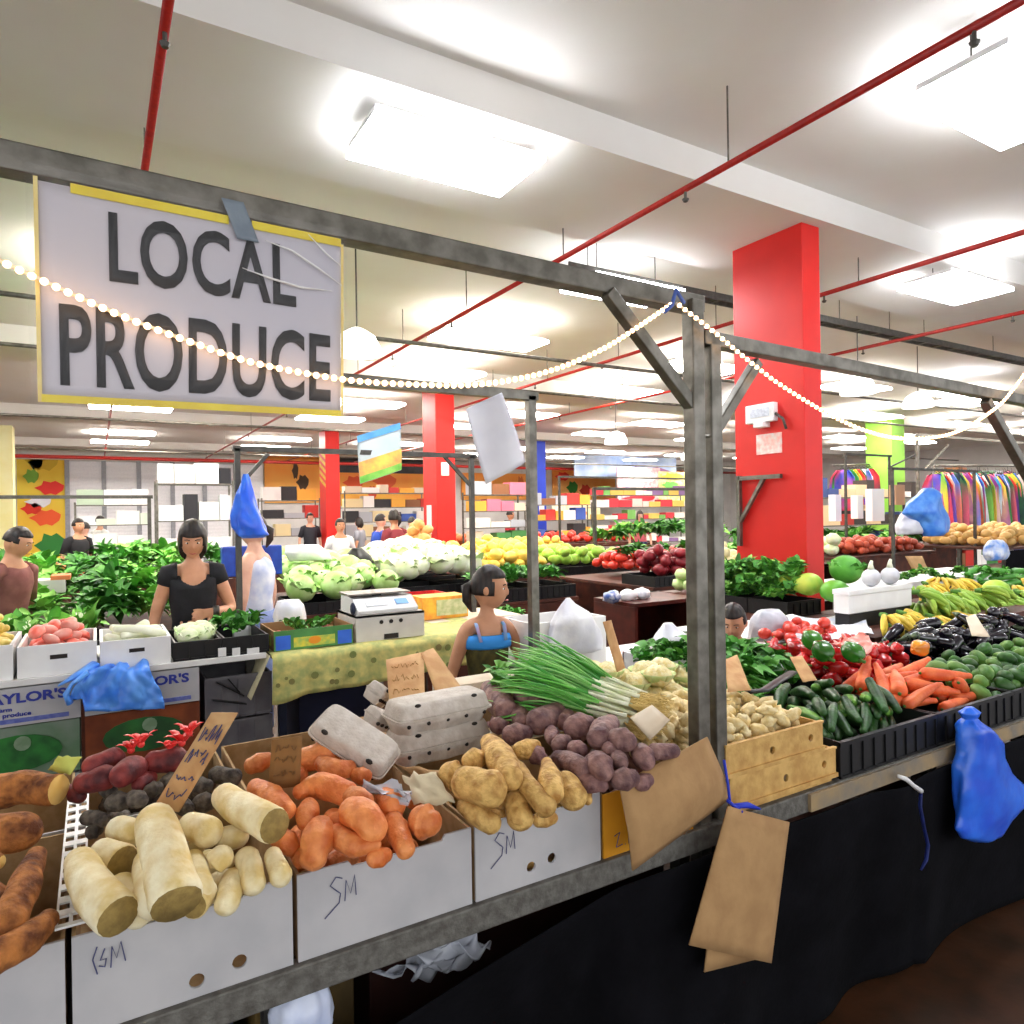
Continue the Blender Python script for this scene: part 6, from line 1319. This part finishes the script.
for i,(px,py,c,lab) in enumerate(((612,592,'4c68b0','blue white wrapped packet on the cabinets'),(628,590,'f0f0f2','white crumpled packet on the cabinets'),(642,592,'c8ccd4','grey packet on the cabinets'))):
    q_=at(px,py,Y=4.2); q_.z=1.0; o=chunk('wrapped_packet',.055,M('pk_'+c,c,'f0f0f0',.4,20),i,lab,'packet',amp=.3,el=1.4); o.location=q_
# right side: herbs near blue pillar
stall('display_table',7.4,9.6,5.9,7.4,.9,'far table of leafy greens beyond the blue pillar')
spread_(big,7.5,9.5,6.0,7.3,.95,26,random.Random(110),'leafy bunch on the far table beyond the blue pillar','leafy bunches beyond the blue pillar',.15)
# right back tables
stall('display_table',7.3,9.4,4.95,6.0,1.08,'long table of reddish produce beside the hanging blue bag')
heapballs('red_shallot',M('shallot_skin','c4583c','a8442c',.4,9,rv=.15),.05,7.75,9.35,5.0,5.9,1.09,190,'reddish shallot on the long table by the hanging blue bag','shallots by the blue bag',111,'shallot')
heapballs('pale_cabbage',M('cabbage_pale','e8eccc','cfe0a0'),.075,7.35,7.7,5.0,5.9,1.09,12,'pale green cabbage at the pillar end of the shallot table','cabbages on the shallot table',112,'cabbage',amp=.2)
stall('display_table',9.8,12.6,4.3,5.6,1.12,'black skirted table of pale ginger under the hanging clothes',front=blackcloth)
heapballs('pale_potato',M('potato_skin','dcb46c','c89a54',.5,9,rv=.12),.065,9.85,12.5,4.35,5.5,1.13,230,'tan potato on the black skirted table under the clothes','potatoes under the clothes',113,'potato')
for i,(px,py,lab) in enumerate(((998,548,'blue and white plastic bag on the black skirted table'),)):
    bag('plastic_bag',[(992,1000,540),(988,1004,546),(986,1006,554),(988,1004,560)],M('blue_white_film','6aa0f0','f0f4fa',.3,9,.3),lab,Y=4.2,depth=.1,seed=31)
bag('plastic_bag',[(925,931,488),(918,938,495),(908,940,503),(905,943,513),(920,944,522),(924,944,532),(926,940,536)],lbluebag,'big light blue plastic bag hanging before the clothes racks',Y=4.6,depth=.12,seed=33,amp=.22,folds=5)
bag('plastic_bag',[(905,920,512),(900,924,520),(897,926,528),(898,926,534)],whitebag,'white plastic bag just below the light blue hanging bag',Y=4.7,depth=.12,seed=34)
frame('market_gantry',4.75,892,976,470,2.0,'thin frame post and rail that the light blue bag hangs from',w=.03,mat=steel_d,px_posts=(893,975),pyr=470)
# clothes
cols=['d8402c','e8b83c','3c8c3c','2c48b0','c42838','f0e0d0','e87830','1c2c3c','7ab648','8c3c8c','e05878','3c9cc8','f0d040','303038','b02030','5878c8','e8e8ea','2c6c48']
def garment(i,w,L):
    rt=root('hanging_garment',(0,0,0),0,'x','garment'); c=cols[i%len(cols)]; c2=cols[(i*5+3)%len(cols)]
    def f(u,v): 
        ww=w*(.55+.45*min(1,v*6)+.25*v); return Vector((.03*math.sin(u*9+v*3)+.01*math.sin(u*23),(u-.5)*ww,-L*v))
    MB().grid(14,12,f).build('cloth',M('garment_%d'%(i%18),c,c2,.8,1.6),rt,True,solid=.012)
    MB().tube([(0,-w*.24,-.01),(0,0,.04),(0,w*.24,-.01)],.006,6).build('hanger',black_pl,rt,True); MB().tube([(0,0,.04),(0,0,.075),(0,.015,.085)],.004,6).build('hook',steel,rt,True)
    return rt
gp_=[garment(i,.42,.78+.05*(i%3)) for i in range(18)]
A=at(933,462,Y=6.9); Bq=at(1060,460,Y=6.1); A.z=Bq.z=2.4
rk=root('clothes_rail',(0,0,0),0,'long clothes rail carrying the colourful garments','clothes rail')
MB().tube([A,Bq],.018,8).build('rail',steel,rk,True)
for p_ in (A,Bq): MB().tube([(p_.x,p_.y,0),p_],.02,8).build('upright',steel,rk,True)
for i in range(64):
    o=gp_[i] if i<18 else dup(gp_[(i*11)%18]); t=(i+.5)/64; o.location=A.lerp(Bq,t)-Vector((0,0,.12+RR.uniform(0,.1))); o.scale=(1.2,1.05,RR.uniform(1.2,1.5)); o.rotation_euler=(RR.uniform(-.08,.08),0,RR.uniform(-.5,.35)); o['label']='colourful garment packed on the rail behind the light blue bag'; o['group']='garments on the rail'
A2=at(842,470,Y=9.5); B2=at(880,468,Y=9.2)
for i in range(12):
    o=dup(gp_[(i*7)%18],A2.lerp(B2,i/11),(0,0,RR.uniform(-.4,.4)),1.2,'dark distant garment hanging beside the lime green pillar','distant garments beside the green pillar')
tag(MB().tube([A2-Vector((.3,0,-.1)),B2+Vector((.3,0,.1))],.02,6).build('clothes_rail',steel,None,True),'far rail of dark garments beside the green pillar','clothes rail')
for i,(px,py,w_,h_,c,lab) in enumerate(((835,508,8,22,'eceaf0','pale upright box this side of the thin frame post'),(857,507,8,20,'f2efe6','narrow white box past the thin frame post'),(875,505,18,28,'f4f2ec','tall white board behind the shallot table'),(897,495,14,18,'b89070','brown printed box at the green pillar foot'))):
    q_=at(px,py,Y=5.6); s=6.8/FPX*1.6; tag(MB().bx(-w_*s/2,w_*s/2,-.05,.05,-h_*s/2,h_*s/2).build('display_box',M('db_'+c,c,None,.7,8),None,bev=.004,loc=q_),lab,'box')
stall('display_table',6.9,9.6,7.4,8.2,1.0,'far counter of boxes behind the shallot table',mat=darkwood)
# goods shelves far
def rack(x0,x1,y,z1,nsh,label,group,seed,palette,rz=0,ylab='boxed goods'):
    R=random.Random(seed); r=root('goods_rack',(x0,y,0),0,label,'shelf rack'); w=x1-x0
    for x in (0,w): 
        for yy in (0,.4): MB().bx(x-.015,x+.015,yy-.015,yy+.015,0,z1).build('upright',steel,r)
    for k in range(nsh):
        z=.35+(z1-.4)*k/max(1,nsh-1); MB().bx(0,w,0,.4,z-.02,z).build('shelf',steel,r)
        x=.03
        while x<w-.16:
            bw=R.uniform(.2,.5); bh=R.uniform(.1,(z1-.4)/max(1,nsh-1)*.8); bw=min(bw,w-x-.02); c=R.choice(palette)
            key=('bx',c)
            if key not in KIDS: KIDS[key]=MB().bx(-.5,.5,-.5,.5,0,1).build('goods_box',M('gd_'+c,c,None,.6,2),None); o=KIDS[key]
            else: o=dup(KIDS[key])
            o.location=(x0+x+bw/2,y+.18,z+.001); o.scale=(bw,.28,bh); tag(o,'small goods box on '+ylab,'box',group); x+=bw+.015
pal1=['d8c8b0','c83830','e8e4dc','3c58a8','e8a840','8c5c3c','4c8c4c','e8d8a8','303034','d87890','b0b4bc','f0f0ee']
x_,_1,_,_=pxr(268,300,480,520,17); rack(at(262,520,Y=17).x,at(320,520,Y=17).x,17,2.1,5,'tall goods rack beside the far red pillar','goods beside the far red pillar',1,pal1,ylab='the rack beside the far red pillar')
rack(at(345,520,Y=17.5).x,at(428,520,Y=17.5).x,17.5,2.3,6,'long goods rack under the orange band','goods under the orange band',2,pal1,ylab='the long rack under the orange band')
rack(at(472,520,Y=12.5).x,at(528,520,Y=12.5).x,12.5,2.1,6,'goods rack past the tall red pillar','goods past the tall red pillar',3,pal1,ylab='the rack past the tall red pillar')
rack(at(534,520,Y=14).x,at(592,520,Y=14).x,14,1.9,5,'goods rack in front of the blue pillar','goods by the blue pillar',4,pal1,ylab='the rack by the blue pillar')
rack(at(596,520,Y=16).x,at(690,520,Y=16).x,16,2.2,6,'wide goods rack below the pink poster wall','goods below the pink poster',5,['e8d0c8','d83c48','f0ece0','e8c060','7cb860','8c6c9c','f4f0ea'],ylab='the wide rack below the pink posters')
rack(at(75,520,Y=16).x,at(150,520,Y=16).x,16,2.0,5,'white wire rack of pale cartons before the shutters','pale cartons before the shutters',6,['f0f2ee','d8e4d4','e4e8ec','b8ccb4','ffffff'],ylab='the wire rack before the shutters')
rack(at(157,505,Y=13).x,at(233,505,Y=13).x,13,2.3,4,'grey shelving with white cartons behind the woman in black','cartons behind the woman in black',7,['f0f2f0','e4e8ec','2a2a30','ffffff','d8dcd8'],ylab='the grey shelving behind the woman in black')
rack(10.5,14,7.6,1.9,4,'dark goods rack beside the green pillar','goods beside the green pillar',8,['3c3430','e8e0d8','a83028','384878','d8b890'],ylab='the dark rack beside the green pillar')
rack(15.6,20,7.9,2.2,5,'goods rack standing behind the garments','goods behind the garments',9,pal1,ylab='the rack behind the garments')
for i,(px,py,w_,c,lab) in enumerate(((157,540,17,'2450c8','blue bin just left of the woman in black'),(178,540,8,'26262c','dark bin right behind the woman in black'))): pass
# far bushes & islands
stall('display_table',8.2,11.4,9.6,11.2,.95,'distant island of potted greens between the racks')
spread_(big,8.3,11.3,9.7,11.1,1.1,34,random.Random(120),'distant potted leafy green between the racks','distant potted greens',.2,sc=(1.2,1.7))
stall('display_table',5.6,7.6,10.3,11.6,.92,'distant island of yellow fruit by the blue pillar')
heapballs('yellow_fruit',yf,.09,5.65,7.5,10.4,11.5,.94,60,'yellow fruit on the distant island','yellow fruit distant',121,'fruit')
stall('display_table',4.6,7.6,13,14.2,.95,'remote island of mixed fruit behind the cabbages')
heapballs('orange_fruit',M('orange_red','e0603c','ec8444'),.09,4.7,7.5,13.1,14.1,.97,60,'orange fruit on the remote fruit island','orange fruit remote',122,'fruit')
stall('display_table',8.2,11.5,12.5,13.6,.95,'remote island of red fruit under the poster wall')
heapballs('red_fruit',tom,.09,8.3,11.4,12.6,13.5,.97,60,'red fruit on the remote island','red fruit remote',123,'fruit')
stall('display_table',10.2,14,7.0,8.6,.95,'remote island of leafy greens near the green pillar')
spread_(big,10.3,13.9,7.0,8.5,1.0,30,random.Random(124),'leafy bunch on the remote island','leafy bunches remote island',.15,sc=(1,1.4))
for p in [o for o in S.objects if o.get('label')=='x']:
    for ch in list(p.children):
        bpy.data.objects.remove(ch)
    bpy.data.objects.remove(p)
